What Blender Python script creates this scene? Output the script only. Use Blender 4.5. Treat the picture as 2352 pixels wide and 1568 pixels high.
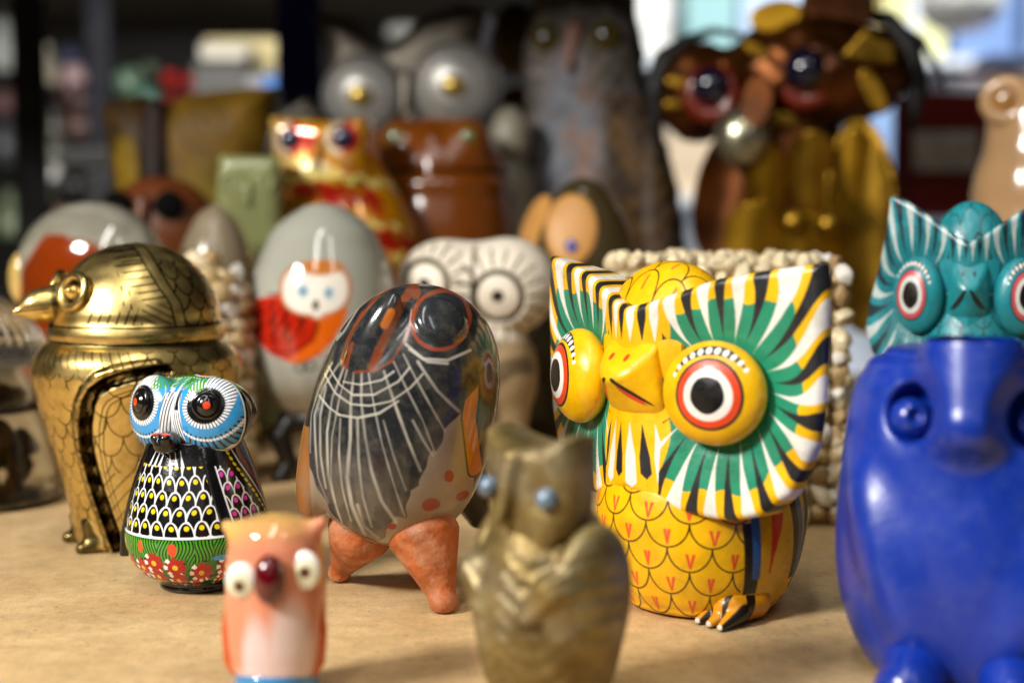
import bpy, bmesh, math, random
import numpy as np

scene = bpy.context.scene
DRAFT = 0                          # 1 builds coarser meshes for quick looks
for ob in list(bpy.data.objects):
    bpy.data.objects.remove(ob)

# ------------------------------------------------------------------ camera
CAM_H = 0.128
FPX = 3231.0                       # focal length in pixels of a 2352 px wide picture
PITCH = math.atan((784 - 520) / FPX)
cam_data = bpy.data.cameras.new('camera')
cam = bpy.data.objects.new('camera', cam_data)
scene.collection.objects.link(cam)
cam.location = (0, 0, CAM_H)
cam.rotation_euler = (math.pi / 2 - PITCH, 0, 0)
cam_data.sensor_width = 36.0
cam_data.lens = 36.0 * FPX / 2352.0
cam_data.clip_start = 0.01
cam_data.clip_end = 60.0
cam_data.dof.use_dof = True
cam_data.dof.focus_distance = 0.480
cam_data.dof.aperture_fstop = 5.2
cam_data.dof.aperture_blades = 0
scene.camera = cam

# ------------------------------------------------------------------ render look
scene.view_settings.view_transform = 'Standard'
scene.view_settings.look = 'None'
scene.view_settings.exposure = 0.0
scene.view_settings.gamma = 1.0
scene.view_settings.use_curve_mapping = False
scene.render.engine = 'CYCLES'
scene.cycles.use_denoising = True
scene.cycles.max_bounces = 8
scene.cycles.transmission_bounces = 8
scene.cycles.glossy_bounces = 5
scene.cycles.diffuse_bounces = 4
scene.cycles.caustics_reflective = False
scene.cycles.caustics_refractive = False
scene.cycles.sample_clamp_indirect = 6.0

# ------------------------------------------------------------------ world and lamps
world = bpy.data.worlds.new('World')
scene.world = world
world.use_nodes = True
wn = world.node_tree.nodes
wl = world.node_tree.links
bg = wn['Background']
wtc = wn.new('ShaderNodeTexCoord')
wsep = wn.new('ShaderNodeSeparateXYZ')
wl.new(wtc.outputs['Generated'], wsep.inputs[0])
wramp = wn.new('ShaderNodeValToRGB')      # floor dark, shop level mixed, ceiling pale
wl.new(wsep.outputs['Z'], wramp.inputs['Fac'])
wr = wramp.color_ramp
wr.elements[0].position = 0.0; wr.elements[0].color = (0.10, 0.075, 0.05, 1)
wr.elements[1].position = 1.0; wr.elements[1].color = (0.34, 0.33, 0.30, 1)
e_ = wr.elements.new(0.5); e_.color = (0.15, 0.13, 0.11, 1)
wno = wn.new('ShaderNodeTexNoise')
wno.inputs['Scale'].default_value = 3.2
wno.inputs['Detail'].default_value = 3.0
wl.new(wtc.outputs['Generated'], wno.inputs['Vector'])
wmr = wn.new('ShaderNodeMapRange')
wmr.inputs['From Min'].default_value = 0.32; wmr.inputs['From Max'].default_value = 0.68
wmr.inputs['To Min'].default_value = 0.25; wmr.inputs['To Max'].default_value = 1.9
wl.new(wno.outputs['Fac'], wmr.inputs['Value'])
wmx = wn.new('ShaderNodeMix'); wmx.data_type = 'RGBA'; wmx.blend_type = 'MULTIPLY'
wmx.inputs['Factor'].default_value = 1.0
wl.new(wramp.outputs['Color'], wmx.inputs['A'])
wl.new(wmr.outputs['Result'], wmx.inputs['B'])
wl.new(wmx.outputs['Result'], bg.inputs['Color'])
bg.inputs['Strength'].default_value = 0.26


def area_light(name, loc, target, sx, sy, power, color=(1, 1, 1)):
    d = bpy.data.lights.new(name, 'AREA')
    d.shape = 'RECTANGLE'
    d.size, d.size_y = sx, sy
    d.energy = power
    d.color = color
    o = bpy.data.objects.new(name, d)
    scene.collection.objects.link(o)
    o.location = loc
    v = np.array(target, float) - np.array(loc, float)
    from mathutils import Vector
    o.rotation_euler = Vector(v).to_track_quat('-Z', 'Y').to_euler()
    return o


# ------------------------------------------------------------------ picture <-> place helpers
def ground(px, py, z=0.0):
    """point on the shelf (height z) seen at pixel (px, py) of the 2352 x 1568 picture"""
    x = (px - 1176) / FPX; u = -(py - 784) / FPX
    c, s = math.cos(PITCH), math.sin(PITCH)
    d = np.array([x, c + u * s, -s + u * c])
    t = (z - CAM_H) / d[2]
    p = d * t
    return np.array([p[0], p[1], z])


def at_depth(px, py, Y):
    x = (px - 1176) / FPX; u = -(py - 784) / FPX
    c, s = math.cos(PITCH), math.sin(PITCH)
    d = np.array([x, c + u * s, -s + u * c])
    p = d * (Y / d[1])
    return np.array([p[0], p[1], p[2] + CAM_H])


def lin(c):
    """'#rrggbb' (as seen) -> linear rgb"""
    if isinstance(c, str):
        v = np.array([int(c[i:i + 2], 16) for i in (1, 3, 5)]) / 255.0
        return np.where(v <= 0.04045, v / 12.92, ((v + 0.055) / 1.055) ** 2.4)
    return np.array(c, float)


# ------------------------------------------------------------------ objects, names, labels
def link(o, parent=None):
    scene.collection.objects.link(o)
    if parent is not None:
        o.parent = parent
    return o


def tag(o, label=None, cat=None, group=None, kind=None):
    if label: o['label'] = label
    if cat: o['category'] = cat
    if group: o['group'] = group
    if kind: o['kind'] = kind
    return o


def thing(name, loc, rz=0.0, label=None, cat=None, group=None):
    o = bpy.data.objects.new(name, None)
    o.empty_display_size = 0.01
    o.location = tuple(loc)
    o.rotation_euler = (0, 0, rz)
    link(o)
    return tag(o, label, cat, group)


def mesh_obj(name, V, F, mat, parent=None, smooth=True, paint=None, scale=1.0):
    """V (n,3), F (m,4) array or list of index lists -> one mesh object"""
    me = bpy.data.meshes.new(name)
    V = np.asarray(V, float) * scale
    if isinstance(F, np.ndarray):
        n, k = F.shape
        me.vertices.add(len(V)); me.vertices.foreach_set('co', V.ravel().astype(np.float32))
        me.loops.add(n * k); me.loops.foreach_set('vertex_index', F.ravel().astype(np.int32))
        me.polygons.add(n)
        me.polygons.foreach_set('loop_start', (np.arange(n) * k).astype(np.int32))
        me.polygons.foreach_set('loop_total', np.full(n, k, np.int32))
    else:
        me.from_pydata([tuple(v) for v in V], [], F)
    me.update(calc_edges=True)
    me.polygons.foreach_set('use_smooth', np.full(len(me.polygons), smooth, bool))
    if paint is not None:
        at = me.color_attributes.new('Paint', 'FLOAT_COLOR', 'POINT')
        c = np.ones((len(V), 4), np.float32)
        c[:, :paint.shape[1]] = paint
        at.data.foreach_set('color', c.ravel())
    me.materials.append(mat)
    o = bpy.data.objects.new(name, me)
    return link(o, parent)


# ------------------------------------------------------------------ materials
def material(name, color=(0.5, 0.5, 0.5), rough=0.5, metal=0.0, paint=False, coat=0.0, var=0.12, var_scale=60.0,
             bump=0.0, bump_scale=300.0, trans=0.0, ior=1.5, sss=0.0, dirt=None, dirt_amt=0.0, dirt_scale=40.0,
             rough_var=0.08, emit=0.0, spec=0.5, coat_rough=0.08):
    m = bpy.data.materials.new(name)
    m.use_nodes = True
    nt = m.node_tree; N = nt.nodes; L = nt.links
    b = N['Principled BSDF']
    tc = N.new('ShaderNodeTexCoord')
    if paint:
        a = N.new('ShaderNodeAttribute'); a.attribute_name = 'Paint'
        col = a.outputs['Color']
    else:
        r = N.new('ShaderNodeRGB'); r.outputs[0].default_value = (*lin(color)[:3], 1)
        col = r.outputs[0]
    no = N.new('ShaderNodeTexNoise')
    no.inputs['Scale'].default_value = var_scale; no.inputs['Detail'].default_value = 5.0
    L.new(tc.outputs['Object'], no.inputs['Vector'])
    mr = N.new('ShaderNodeMapRange')
    mr.inputs['From Min'].default_value = 0.3; mr.inputs['From Max'].default_value = 0.7
    mr.inputs['To Min'].default_value = 1 - var; mr.inputs['To Max'].default_value = 1 + var
    L.new(no.outputs['Fac'], mr.inputs['Value'])
    mx = N.new('ShaderNodeMix'); mx.data_type = 'RGBA'; mx.blend_type = 'MULTIPLY'
    mx.inputs['Factor'].default_value = 1.0
    L.new(col, mx.inputs['A']); L.new(mr.outputs['Result'], mx.inputs['B'])
    out = mx.outputs['Result']
    if dirt is not None:
        n2 = N.new('ShaderNodeTexNoise'); n2.inputs['Scale'].default_value = dirt_scale
        n2.inputs['Detail'].default_value = 8.0; n2.inputs['Roughness'].default_value = 0.65
        L.new(tc.outputs['Object'], n2.inputs['Vector'])
        m2 = N.new('ShaderNodeMapRange')
        m2.inputs['From Min'].default_value = 0.46; m2.inputs['From Max'].default_value = 0.72
        m2.inputs['To Min'].default_value = 0; m2.inputs['To Max'].default_value = dirt_amt
        L.new(n2.outputs['Fac'], m2.inputs['Value'])
        x2 = N.new('ShaderNodeMix'); x2.data_type = 'RGBA'
        L.new(m2.outputs['Result'], x2.inputs['Factor'])
        L.new(out, x2.inputs['A']); x2.inputs['B'].default_value = (*lin(dirt)[:3], 1)
        out = x2.outputs['Result']
    L.new(out, b.inputs['Base Color'])
    rr = N.new('ShaderNodeMapRange')
    rr.inputs['From Min'].default_value = 0.3; rr.inputs['From Max'].default_value = 0.7
    rr.inputs['To Min'].default_value = max(0.02, rough - rough_var); rr.inputs['To Max'].default_value = min(1, rough + rough_var)
    L.new(no.outputs['Fac'], rr.inputs['Value'])
    L.new(rr.outputs['Result'], b.inputs['Roughness'])
    b.inputs['Metallic'].default_value = metal
    b.inputs['Coat Weight'].default_value = coat
    b.inputs['Coat Roughness'].default_value = coat_rough
    b.inputs['Specular IOR Level'].default_value = spec
    b.inputs['IOR'].default_value = ior
    b.inputs['Transmission Weight'].default_value = trans
    if sss:
        b.inputs['Subsurface Weight'].default_value = sss
        b.inputs['Subsurface Radius'].default_value = (0.006, 0.004, 0.003)
        b.inputs['Subsurface Scale'].default_value = 1.0
    if bump:
        nb = N.new('ShaderNodeTexNoise'); nb.inputs['Scale'].default_value = bump_scale
        nb.inputs['Detail'].default_value = 6.0
        L.new(tc.outputs['Object'], nb.inputs['Vector'])
        bp = N.new('ShaderNodeBump'); bp.inputs['Strength'].default_value = bump
        bp.inputs['Distance'].default_value = 0.001
        L.new(nb.outputs['Fac'], bp.inputs['Height'])
        L.new(bp.outputs['Normal'], b.inputs['Normal'])
    if emit:
        L.new(out, b.inputs['Emission Color']); b.inputs['Emission Strength'].default_value = emit
    return m


# ------------------------------------------------------------------ distance fields -> meshes
def ell(P, c, r):
    q = (P - np.asarray(c, float)) / np.asarray(r, float)
    k0 = np.sqrt((q * q).sum(1)) + 1e-9
    q2 = q / np.asarray(r, float)
    k1 = np.sqrt((q2 * q2).sum(1)) + 1e-9
    return k0 * (k0 - 1) / k1


def cap(P, a, b, ra, rb=None):
    a = np.asarray(a, float); b = np.asarray(b, float)
    rb = ra if rb is None else rb
    ab = b - a
    h = np.clip(((P - a) @ ab) / (ab @ ab + 1e-12), 0, 1)
    d = P - a - h[:, None] * ab
    return np.sqrt((d * d).sum(1)) - (ra + (rb - ra) * h)


def chain(P, pts, r):
    pts = [np.asarray(p, float) for p in pts]
    rs = [r] * len(pts) if np.isscalar(r) else list(r)
    d = np.full(len(P), 1e9)
    for i in range(len(pts) - 1):
        d = np.minimum(d, cap(P, pts[i], pts[i + 1], rs[i], rs[i + 1]))
    return d


def box(P, c, h, r=0.0):
    q = np.abs(P - np.asarray(c, float)) - (np.asarray(h, float) - r)
    return np.sqrt((np.maximum(q, 0) ** 2).sum(1)) + np.minimum(q.max(1), 0) - r


def smin(a, b, k):
    h = np.maximum(k - np.abs(a - b), 0) / k
    return np.minimum(a, b) - h * h * k * 0.25


def smax(a, b, k):
    return -smin(-a, -b, k)


def lathe(P, zs, rs, c=(0, 0), sx=1.0, sy=1.0):
    x = (P[:, 0] - c[0]) / sx; y = (P[:, 1] - c[1]) / sy
    r = np.sqrt(x * x + y * y)
    z = P[:, 2]
    R = np.interp(z, zs, rs)
    d = (r - R) * min(sx, sy) * 0.8
    return smax(d, np.maximum(zs[0] - z, z - zs[-1]), 1e-3 * (zs[-1] - zs[0]) + 3)


def rot(P, c, ax, ay, az):
    """points of the frame turned by the Euler angles (degrees) about c: undo that turn"""
    from mathutils import Euler
    M = np.array(Euler((math.radians(ax), math.radians(ay), math.radians(az))).to_matrix())
    return (P - np.asarray(c, float)) @ M


def spl(xs, ys, n=160):
    """smooth dense curve through (xs, ys) (Catmull-Rom in ys) for profiles"""
    xs = np.asarray(xs, float); ys = np.asarray(ys, float)
    m = np.gradient(ys, xs)
    t = np.linspace(xs[0], xs[-1], n)
    i = np.clip(np.searchsorted(xs, t) - 1, 0, len(xs) - 2)
    h = xs[i + 1] - xs[i]; s = (t - xs[i]) / h
    y = ((2 * s**3 - 3 * s**2 + 1) * ys[i] + (s**3 - 2 * s**2 + s) * h * m[i] +
         (-2 * s**3 + 3 * s**2) * ys[i + 1] + (s**3 - s**2) * h * m[i + 1])
    return t, np.maximum(y, 0.0)


def poly2(x, y, pts):
    """signed distance to a closed polygon in 2-D"""
    pts = np.asarray(pts, float)
    d = np.full(len(x), 1e18); s = np.ones(len(x))
    for i in range(len(pts)):
        a = pts[i]; b = pts[i - 1]
        ex, ey = b - a
        wx, wy = x - a[0], y - a[1]
        t = np.clip((wx * ex + wy * ey) / (ex * ex + ey * ey + 1e-12), 0, 1)
        d = np.minimum(d, (wx - ex * t) ** 2 + (wy - ey * t) ** 2)
        c1 = y >= a[1]; c2 = y < b[1]; c3 = ex * wy > ey * wx
        flip = (c1 & c2 & c3) | (~c1 & ~c2 & ~c3)
        s = np.where(flip, -s, s)
    return s * np.sqrt(d)


def line2(x, y, pts):
    d = np.full(len(x), 1e18)
    pts = np.asarray(pts, float)
    for a, b in zip(pts[:-1], pts[1:]):
        e = b - a
        t = np.clip(((x - a[0]) * e[0] + (y - a[1]) * e[1]) / (e @ e + 1e-12), 0, 1)
        d = np.minimum(d, (x - a[0] - e[0] * t) ** 2 + (y - a[1] - e[1] * t) ** 2)
    return np.sqrt(d)


def surface(f, lo, hi, n, sub=0, newton=3):
    """mesh the zero level of f inside the box lo..hi, n cells along the longest side"""
    lo = np.asarray(lo, float); hi = np.asarray(hi, float)
    h = (hi - lo).max() / n
    dims = np.maximum(np.ceil((hi - lo) / h).astype(int) + 1, 4)
    ax = [lo[k] + h * np.arange(dims[k]) for k in range(3)]
    vals = np.empty(dims)
    YY, ZZ = np.meshgrid(ax[1], ax[2], indexing='ij')
    step = max(1, 300000 // YY.size)
    for i in range(0, dims[0], step):
        xs = ax[0][i:i + step]
        pts = np.empty((len(xs), YY.size, 3))
        pts[:, :, 0] = xs[:, None]; pts[:, :, 1] = YY.ravel(); pts[:, :, 2] = ZZ.ravel()
        vals[i:i + step] = f(pts.reshape(-1, 3)).reshape(len(xs), dims[1], dims[2])
    S = vals < 0
    acc = np.zeros(tuple(dims - 1) + (3,)); cnt = np.zeros(tuple(dims - 1))
    nx, ny, nz = dims - 1
    corner = [(i, j, k) for i in (0, 1) for j in (0, 1) for k in (0, 1)]
    for a in corner:
        for b in corner:
            df = [b[q] - a[q] for q in range(3)]
            if sorted(df) != [0, 0, 1]:
                continue
            sa = (slice(a[0], a[0] + nx), slice(a[1], a[1] + ny), slice(a[2], a[2] + nz))
            sb = (slice(b[0], b[0] + nx), slice(b[1], b[1] + ny), slice(b[2], b[2] + nz))
            m = S[sa] != S[sb]
            va = vals[sa][m]; vb = vals[sb][m]
            t = va / (va - vb)
            for q in range(3):
                acc[..., q][m] += a[q] + df[q] * t
            cnt[m] += 1
    act = cnt > 0
    idx = np.full(act.shape, -1, np.int64)
    idx[act] = np.arange(act.sum())
    cells = np.argwhere(act)
    V = lo + h * (cells + acc[act] / cnt[act][:, None])
    Fs = []
    for q in range(3):
        u, w = [(1, 2), (2, 0), (0, 1)][q]
        sl0 = [slice(None)] * 3; sl1 = [slice(None)] * 3
        sl0[q] = slice(0, dims[q] - 1); sl1[q] = slice(1, dims[q])
        A = S[tuple(sl0)]; B = S[tuple(sl1)]
        E = np.argwhere(A != B)
        if not len(E):
            continue
        ok = (E[:, u] > 0) & (E[:, w] > 0) & (E[:, u] < dims[u] - 1) & (E[:, w] < dims[w] - 1)
        E = E[ok]
        fl = A[tuple(E.T)]
        qs = []
        for (du, dw) in ((-1, -1), (0, -1), (0, 0), (-1, 0)):
            c = E.copy(); c[:, u] += du; c[:, w] += dw
            qs.append(idx[tuple(c.T)])
        Q = np.stack(qs, 1)
        Q[~fl] = Q[~fl][:, ::-1]
        Fs.append(Q)
    F = np.concatenate(Fs)

    def project(V, it):
        e = h * 0.05
        for _ in range(it):
            d = f(V)
            g = np.empty_like(V)
            for q in range(3):
                o = np.zeros(3); o[q] = e
                g[:, q] = (f(V + o) - f(V - o)) / (2 * e)
            st = d[:, None] * g / np.maximum((g * g).sum(1), 0.05)[:, None]
            ln = np.sqrt((st * st).sum(1))
            st *= np.minimum(1, 0.6 * h / np.maximum(ln, 1e-9))[:, None]
            V = V - st
        return V
    V = project(V, newton)
    sub = max(0, sub - DRAFT)
    for _ in range(sub):
        V, F = subdivide(V, F)
        h *= 0.5
    if sub:
        V = project(V, 2)
    return V, F


def subdivide(V, F):
    n = len(V)
    e = np.stack([F, np.roll(F, -1, 1)], 2).reshape(-1, 2)
    es = np.sort(e, 1)
    key = es[:, 0] * n + es[:, 1]
    uq, first, inv = np.unique(key, return_index=True, return_inverse=True)
    mid = (V[es[first, 0]] + V[es[first, 1]]) * 0.5
    inv = inv.reshape(F.shape) + n
    cen = V[F].mean(1)
    ci = np.arange(len(F)) + n + len(mid)
    V2 = np.concatenate([V, mid, cen])
    F2 = np.concatenate([np.stack([F[:, k], inv[:, k], ci, inv[:, k - 1]], 1) for k in range(4)])
    return V2, F2


def sdf(name, f, lo, hi, n, mat, parent, S, sub=0, paint=None, newton=3):
    V, F = surface(f, lo, hi, n, sub, newton)
    c = paint(V) if paint is not None else None
    return mesh_obj(name, V, F, mat, parent, True, c, S)


def revolve(name, zs, rs, mat, parent, S, seg=64, c=(0, 0), paint=None, sx=1.0, sy=1.0, closed=True):
    zs = np.asarray(zs, float); rs = np.asarray(rs, float)
    a = np.linspace(0, 2 * np.pi, seg, endpoint=False)
    V = []
    for z, r in zip(zs, rs):
        V.append(np.stack([c[0] + sx * r * np.cos(a), c[1] + sy * r * np.sin(a), np.full(seg, z)], 1))
    V = np.concatenate(V)
    F = []
    i = np.arange(seg); j = (i + 1) % seg
    for k in range(len(zs) - 1):
        F.append(np.stack([k * seg + i, k * seg + j, (k + 1) * seg + j, (k + 1) * seg + i], 1))
    F = np.concatenate(F)
    pc = paint(V) if paint is not None else None
    if closed:
        Fl = [list(q) for q in F]
        if rs[0] > 1e-6: Fl.append(list(range(seg))[::-1])
        if rs[-1] > 1e-6: Fl.append([(len(zs) - 1) * seg + q for q in range(seg)])
        return mesh_obj(name, V, Fl, mat, parent, True, pc, S)
    return mesh_obj(name, V, F, mat, parent, True, pc, S)


def bevel_box(name, lo, hi, mat, parent=None, bev=0.0, S=1.0, rz=0.0, loc=None):
    bm = bmesh.new()
    bmesh.ops.create_cube(bm, size=1.0)
    lo = np.asarray(lo, float); hi = np.asarray(hi, float)
    for v in bm.verts:
        for q in range(3):
            v.co[q] = (lo[q] + hi[q]) / 2 + v.co[q] * (hi[q] - lo[q])
    if bev:
        bmesh.ops.bevel(bm, geom=bm.edges[:], offset=bev, segments=3, affect='EDGES', profile=0.5)
    for v in bm.verts: v.co *= S
    me = bpy.data.meshes.new(name); bm.to_mesh(me); bm.free()
    me.polygons.foreach_set('use_smooth', np.full(len(me.polygons), False, bool))
    me.materials.append(mat)
    o = bpy.data.objects.new(name, me)
    if loc is not None: o.location = tuple(loc)
    o.rotation_euler = (0, 0, rz)
    return link(o, parent)


# ------------------------------------------------------------------ paint helpers
def paint_base(n, c):
    return np.tile(lin(c)[:3], (n, 1))


def over(C, mask, c):
    """lay colour c over C where mask (0..1) is set"""
    m = np.clip(np.asarray(mask, float), 0, 1)[:, None]
    return C * (1 - m) + lin(c)[:3] * m


def soft(d, w):
    """1 inside (d<0), 0 outside, w wide edge"""
    return np.clip(0.5 - d / w, 0, 1)


def scallops(u, v, w, h, ph=0.0):
    """rows of hanging U scallops; returns distance to the nearest arc, and du, dv and row of the owning scale"""
    best = np.full(len(u), 1e9)
    own_du = np.zeros(len(u)); own_dv = np.full(len(u), 1e9); own_j = np.zeros(len(u))
    done = np.zeros(len(u), bool)
    j0 = np.floor(v / h)
    for dj in (-1, 0, 1, 2):          # row j hangs from v = j*h down to (j-1)*h
        j = j0 + dj
        off = np.where(np.mod(j, 2) == 0, 0, 0.5) * w + ph
        i = np.round((u - off) / w)
        du = u - off - i * w
        dv = v - j * h
        a = w * 0.5; b = h
        q = np.sqrt((du / a) ** 2 + (dv / b) ** 2) + 1e-9
        g = np.sqrt((du / a ** 2) ** 2 + (dv / b ** 2) ** 2) / q + 1e-9
        d = (q - 1) / g
        below = dv <= 0
        best = np.where(below & (np.abs(d) < best), np.abs(d), best)
    for dj in (2, 1, 0, -1):          # upper rows lie over the lower ones
        j = j0 + dj
        off = np.where(np.mod(j, 2) == 0, 0, 0.5) * w + ph
        i = np.round((u - off) / w)
        du = u - off - i * w
        dv = v - j * h
        ins = (dv <= 0) & ((du / (w * 0.5)) ** 2 + (dv / h) ** 2 <= 1) & ~done
        own_du = np.where(ins, du, own_du); own_dv = np.where(ins, dv, own_dv); own_j = np.where(ins, j, own_j)
        done |= ins
    return best, own_du, own_dv, own_j


def fnoise(P, s, seed=0):
    """cheap smooth pseudo-noise in -1..1"""
    r = np.random.RandomState(seed)
    out = np.zeros(len(P))
    for k in range(5):
        w = r.normal(size=3); w = w / np.linalg.norm(w) * s * (0.7 + 0.5 * k)
        out += np.sin(P @ w + r.uniform(0, 6.28)) / (1 + 0.4 * k)
    return out / 2.6
area_light('key_lamp', (-0.80, -0.16, 0.70), (0.05, 0.50, 0.04), 0.26, 0.2, 21.5, (1.0, 0.965, 0.91))
area_light('tube_lamp', (-0.16, 0.02, 1.05), (-0.05, 0.50, 0.05), 0.08, 1.0, 4.6, (1.0, 0.97, 0.92))
area_light('tube_lamp', (0.46, -0.45, 1.25), (0.05, 0.55, 0.05), 0.08, 0.8, 2.5, (1.0, 0.97, 0.92))
area_light('aisle_light', (0.1, -1.5, 0.9), (0.0, 0.5, 0.05), 1.6, 0.5, 1.5, (1.0, 0.95, 0.88))
def shelf_material():
    m = bpy.data.materials.new('particle_board'); m.use_nodes = True
    nt = m.node_tree; N = nt.nodes; L = nt.links; b = N['Principled BSDF']
    tc = N.new('ShaderNodeTexCoord')
    def noise(s, det=6, rough=.6):
        n = N.new('ShaderNodeTexNoise'); n.inputs['Scale'].default_value = s; n.inputs['Detail'].default_value = det
        n.inputs['Roughness'].default_value = rough; L.new(tc.outputs['Object'], n.inputs['Vector']); return n.outputs['Fac']
    def ramp(src, stops):
        r = N.new('ShaderNodeValToRGB'); L.new(src, r.inputs['Fac']); e = r.color_ramp.elements
        e[0].position, e[0].color = stops[0][0], (*lin(stops[0][1]), 1)
        e[1].position, e[1].color = stops[-1][0], (*lin(stops[-1][1]), 1)
        for p, c in stops[1:-1]:
            q = e.new(p); q.color = (*lin(c), 1)
        return r.outputs['Color']
    base = ramp(noise(26), [(0.3, '#bd9c6c'), (0.5, '#c8a878'), (0.7, '#d2b484')])
    def mul(a, bsrc, lo, hi, f0, f1):
        mr = N.new('ShaderNodeMapRange'); mr.inputs['From Min'].default_value = f0; mr.inputs['From Max'].default_value = f1
        mr.inputs['To Min'].default_value = lo; mr.inputs['To Max'].default_value = hi; L.new(bsrc, mr.inputs['Value'])
        x = N.new('ShaderNodeMix'); x.data_type = 'RGBA'; x.blend_type = 'MULTIPLY'; x.inputs['Factor'].default_value = 1
        L.new(a, x.inputs['A']); L.new(mr.outputs['Result'], x.inputs['B']); return x.outputs['Result']
    c = mul(base, noise(900, 3), 0.86, 1.1, 0.3, 0.7)
    c = mul(c, noise(260, 8, .75), 0.74, 1.06, 0.30, 0.5)
    c = mul(c, noise(9, 4), 0.86, 1.08, 0.36, 0.62)
    c = mul(c, noise(120, 2), 0.92, 1.06, 0.4, 0.6)
    # dark flecks
    v = N.new('ShaderNodeTexVoronoi'); v.inputs['Scale'].default_value = 170; L.new(tc.outputs['Object'], v.inputs['Vector'])
    sp = N.new('ShaderNodeMapRange'); sp.inputs['From Min'].default_value = 0.06; sp.inputs['From Max'].default_value = 0.13
    L.new(v.outputs['Distance'], sp.inputs['Value'])
    keep = N.new('ShaderNodeMapRange'); keep.inputs['From Min'].default_value = 0.55; keep.inputs['From Max'].default_value = 0.62
    L.new(noise(70, 2), keep.inputs['Value'])
    mm = N.new('ShaderNodeMath'); mm.operation = 'SUBTRACT'; mm.inputs[0].default_value = 1.0; L.new(sp.outputs['Result'], mm.inputs[1])
    m3 = N.new('ShaderNodeMath'); m3.operation = 'MULTIPLY'; L.new(mm.outputs[0], m3.inputs[0]); L.new(keep.outputs['Result'], m3.inputs[1])
    m4 = N.new('ShaderNodeMath'); m4.operation = 'MULTIPLY'; L.new(m3.outputs[0], m4.inputs[0]); m4.inputs[1].default_value = 0.75
    x = N.new('ShaderNodeMix'); x.data_type = 'RGBA'; L.new(m4.outputs[0], x.inputs['Factor']); L.new(c, x.inputs['A'])
    x.inputs['B'].default_value = (*lin('#5a3418'), 1)
    L.new(x.outputs['Result'], b.inputs['Base Color'])
    b.inputs['Roughness'].default_value = 0.55
    bp = N.new('ShaderNodeBump'); bp.inputs['Strength'].default_value = 0.25; bp.inputs['Distance'].default_value = 0.0006
    L.new(noise(700, 4), bp.inputs['Height']); L.new(bp.outputs['Normal'], b.inputs['Normal'])
    return m


sh = bevel_box('shelf', (-1.1, 0.24, -0.022), (1.3, 1.22, 0.0), shelf_material(), bev=0.001)
tag(sh, 'light brown particle board shelf under the owls', None, None, 'structure')
# ------------------------------------------------------------------ carved and painted wooden owls
OUT_HALF = [(0, 736), (60, 750), (128, 774), (223, 806), (323, 824), (412, 838), (460, 844), (466, 796), (467, 700),
            (462, 540), (448, 450), (427, 396), (395, 338), (330, 284), (270, 266), (228, 264), (180, 266),
            (133, 272), (80, 286), (40, 300), (0, 312)]


def outline(half):
    return half + [(-x, z) for x, z in half[-2:0:-1]]


EYE = np.array([232.0, -184.0, 552.0])


def owl_face_colour(V, pal, half):
    """brush strokes that fan out round each eye of the carved face"""
    x = V[:, 0]; ax = np.abs(x); z = V[:, 2]; y = V[:, 1]
    n = len(V)
    C = paint_base(n, pal['ground'])
    C = over(C, soft(np.abs(fnoise(V, 0.02, 5)) - 0.1, 0.4) * 0.12, pal['ground_dark'])
    rx, rz = ax - EYE[0], z - EYE[2]
    r = np.hypot(rx, rz); th = np.arctan2(rz, rx)
    de = np.maximum(-poly2(ax, z, [(-300, 738)] + half + [(-300, 316)]), 0)
    r0 = 108.0
    t = np.clip((r - r0) / np.maximum(r - r0 + de, 1), 0, 1)
    wob = 0.02 * np.sin(9 * th) + 0.012 * np.sin(23 * th + 1)
    tm = 0.66 + wob * 2
    green = soft((t - tm) * 100, 1.2) * soft(100 - ax - 12 * np.sin(z / 40), 3)
    C = over(C, green, pal['field'])
    D = math.radians(12.2)
    thw = th - 0.17 * t * t * np.sin(2 * th) + 0.03 + 0.09 * np.sin(np.pi * t) * np.cos(th) + 0.025 * fnoise(V, 0.03, 77)
    k = np.floor(thw / D); f = (thw / D - k - 0.5)
    jit = np.sin(k * 12.9898) * 0.5
    tt = np.clip((t - 0.02 - 0.06 * (jit + .5)) / 0.98, 0, 1)
    hw = np.where(np.mod(k, 2) == 0, 0.37, 0.33) * (1 + 0.16 * jit + 0.10 * fnoise(V, 0.06, 61)) * np.minimum(1, 1.1 * tt ** 1.05)
    wid = np.maximum(r * D, 1)
    m = soft((np.abs(f + 0.05 * jit) - hw) * wid, 1.6) * (t > 0.02)
    # the middle strokes near the beak: drops
    mid = ax < 92
    D2 = 30.0
    xf = x / (1 + np.clip(470 - z, 0, 200) / 330)
    k2 = np.floor(xf / D2); f2 = xf / D2 - k2 - 0.5
    up = z > 560
    dz = np.where(up, np.clip((z - 655) / 85, 0, 1), np.clip((470 - z) / 120, 0, 1))
    hw2 = 0.36 * np.minimum(1, 1.5 * dz) * np.where(up, 1, np.clip((z - 312 - 22 * np.mod(k2, 2)) / 14 - 0.4 * np.abs(x) / 92, 0, 1))
    m2 = soft((np.abs(f2) - hw2) * D2, 1.6) * (dz > 0.02)
    m = np.where(mid, m2, m); kk = np.where(mid, k2, k)
    C = over(C, m * (np.mod(kk, 2) == 0), pal['light'])
    C = over(C, m * (np.mod(kk, 2) == 1), pal['dark'])
    # crown scales between and behind the ears
    crown = y > -(np.abs(x) * -0.316 + 252) + 62
    back = soft(-(y + 252 - 0.316 * ax - 150), 4) * (z < 780)
    C = over(C, back * 0.0, pal['ground'])
    return C


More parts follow.
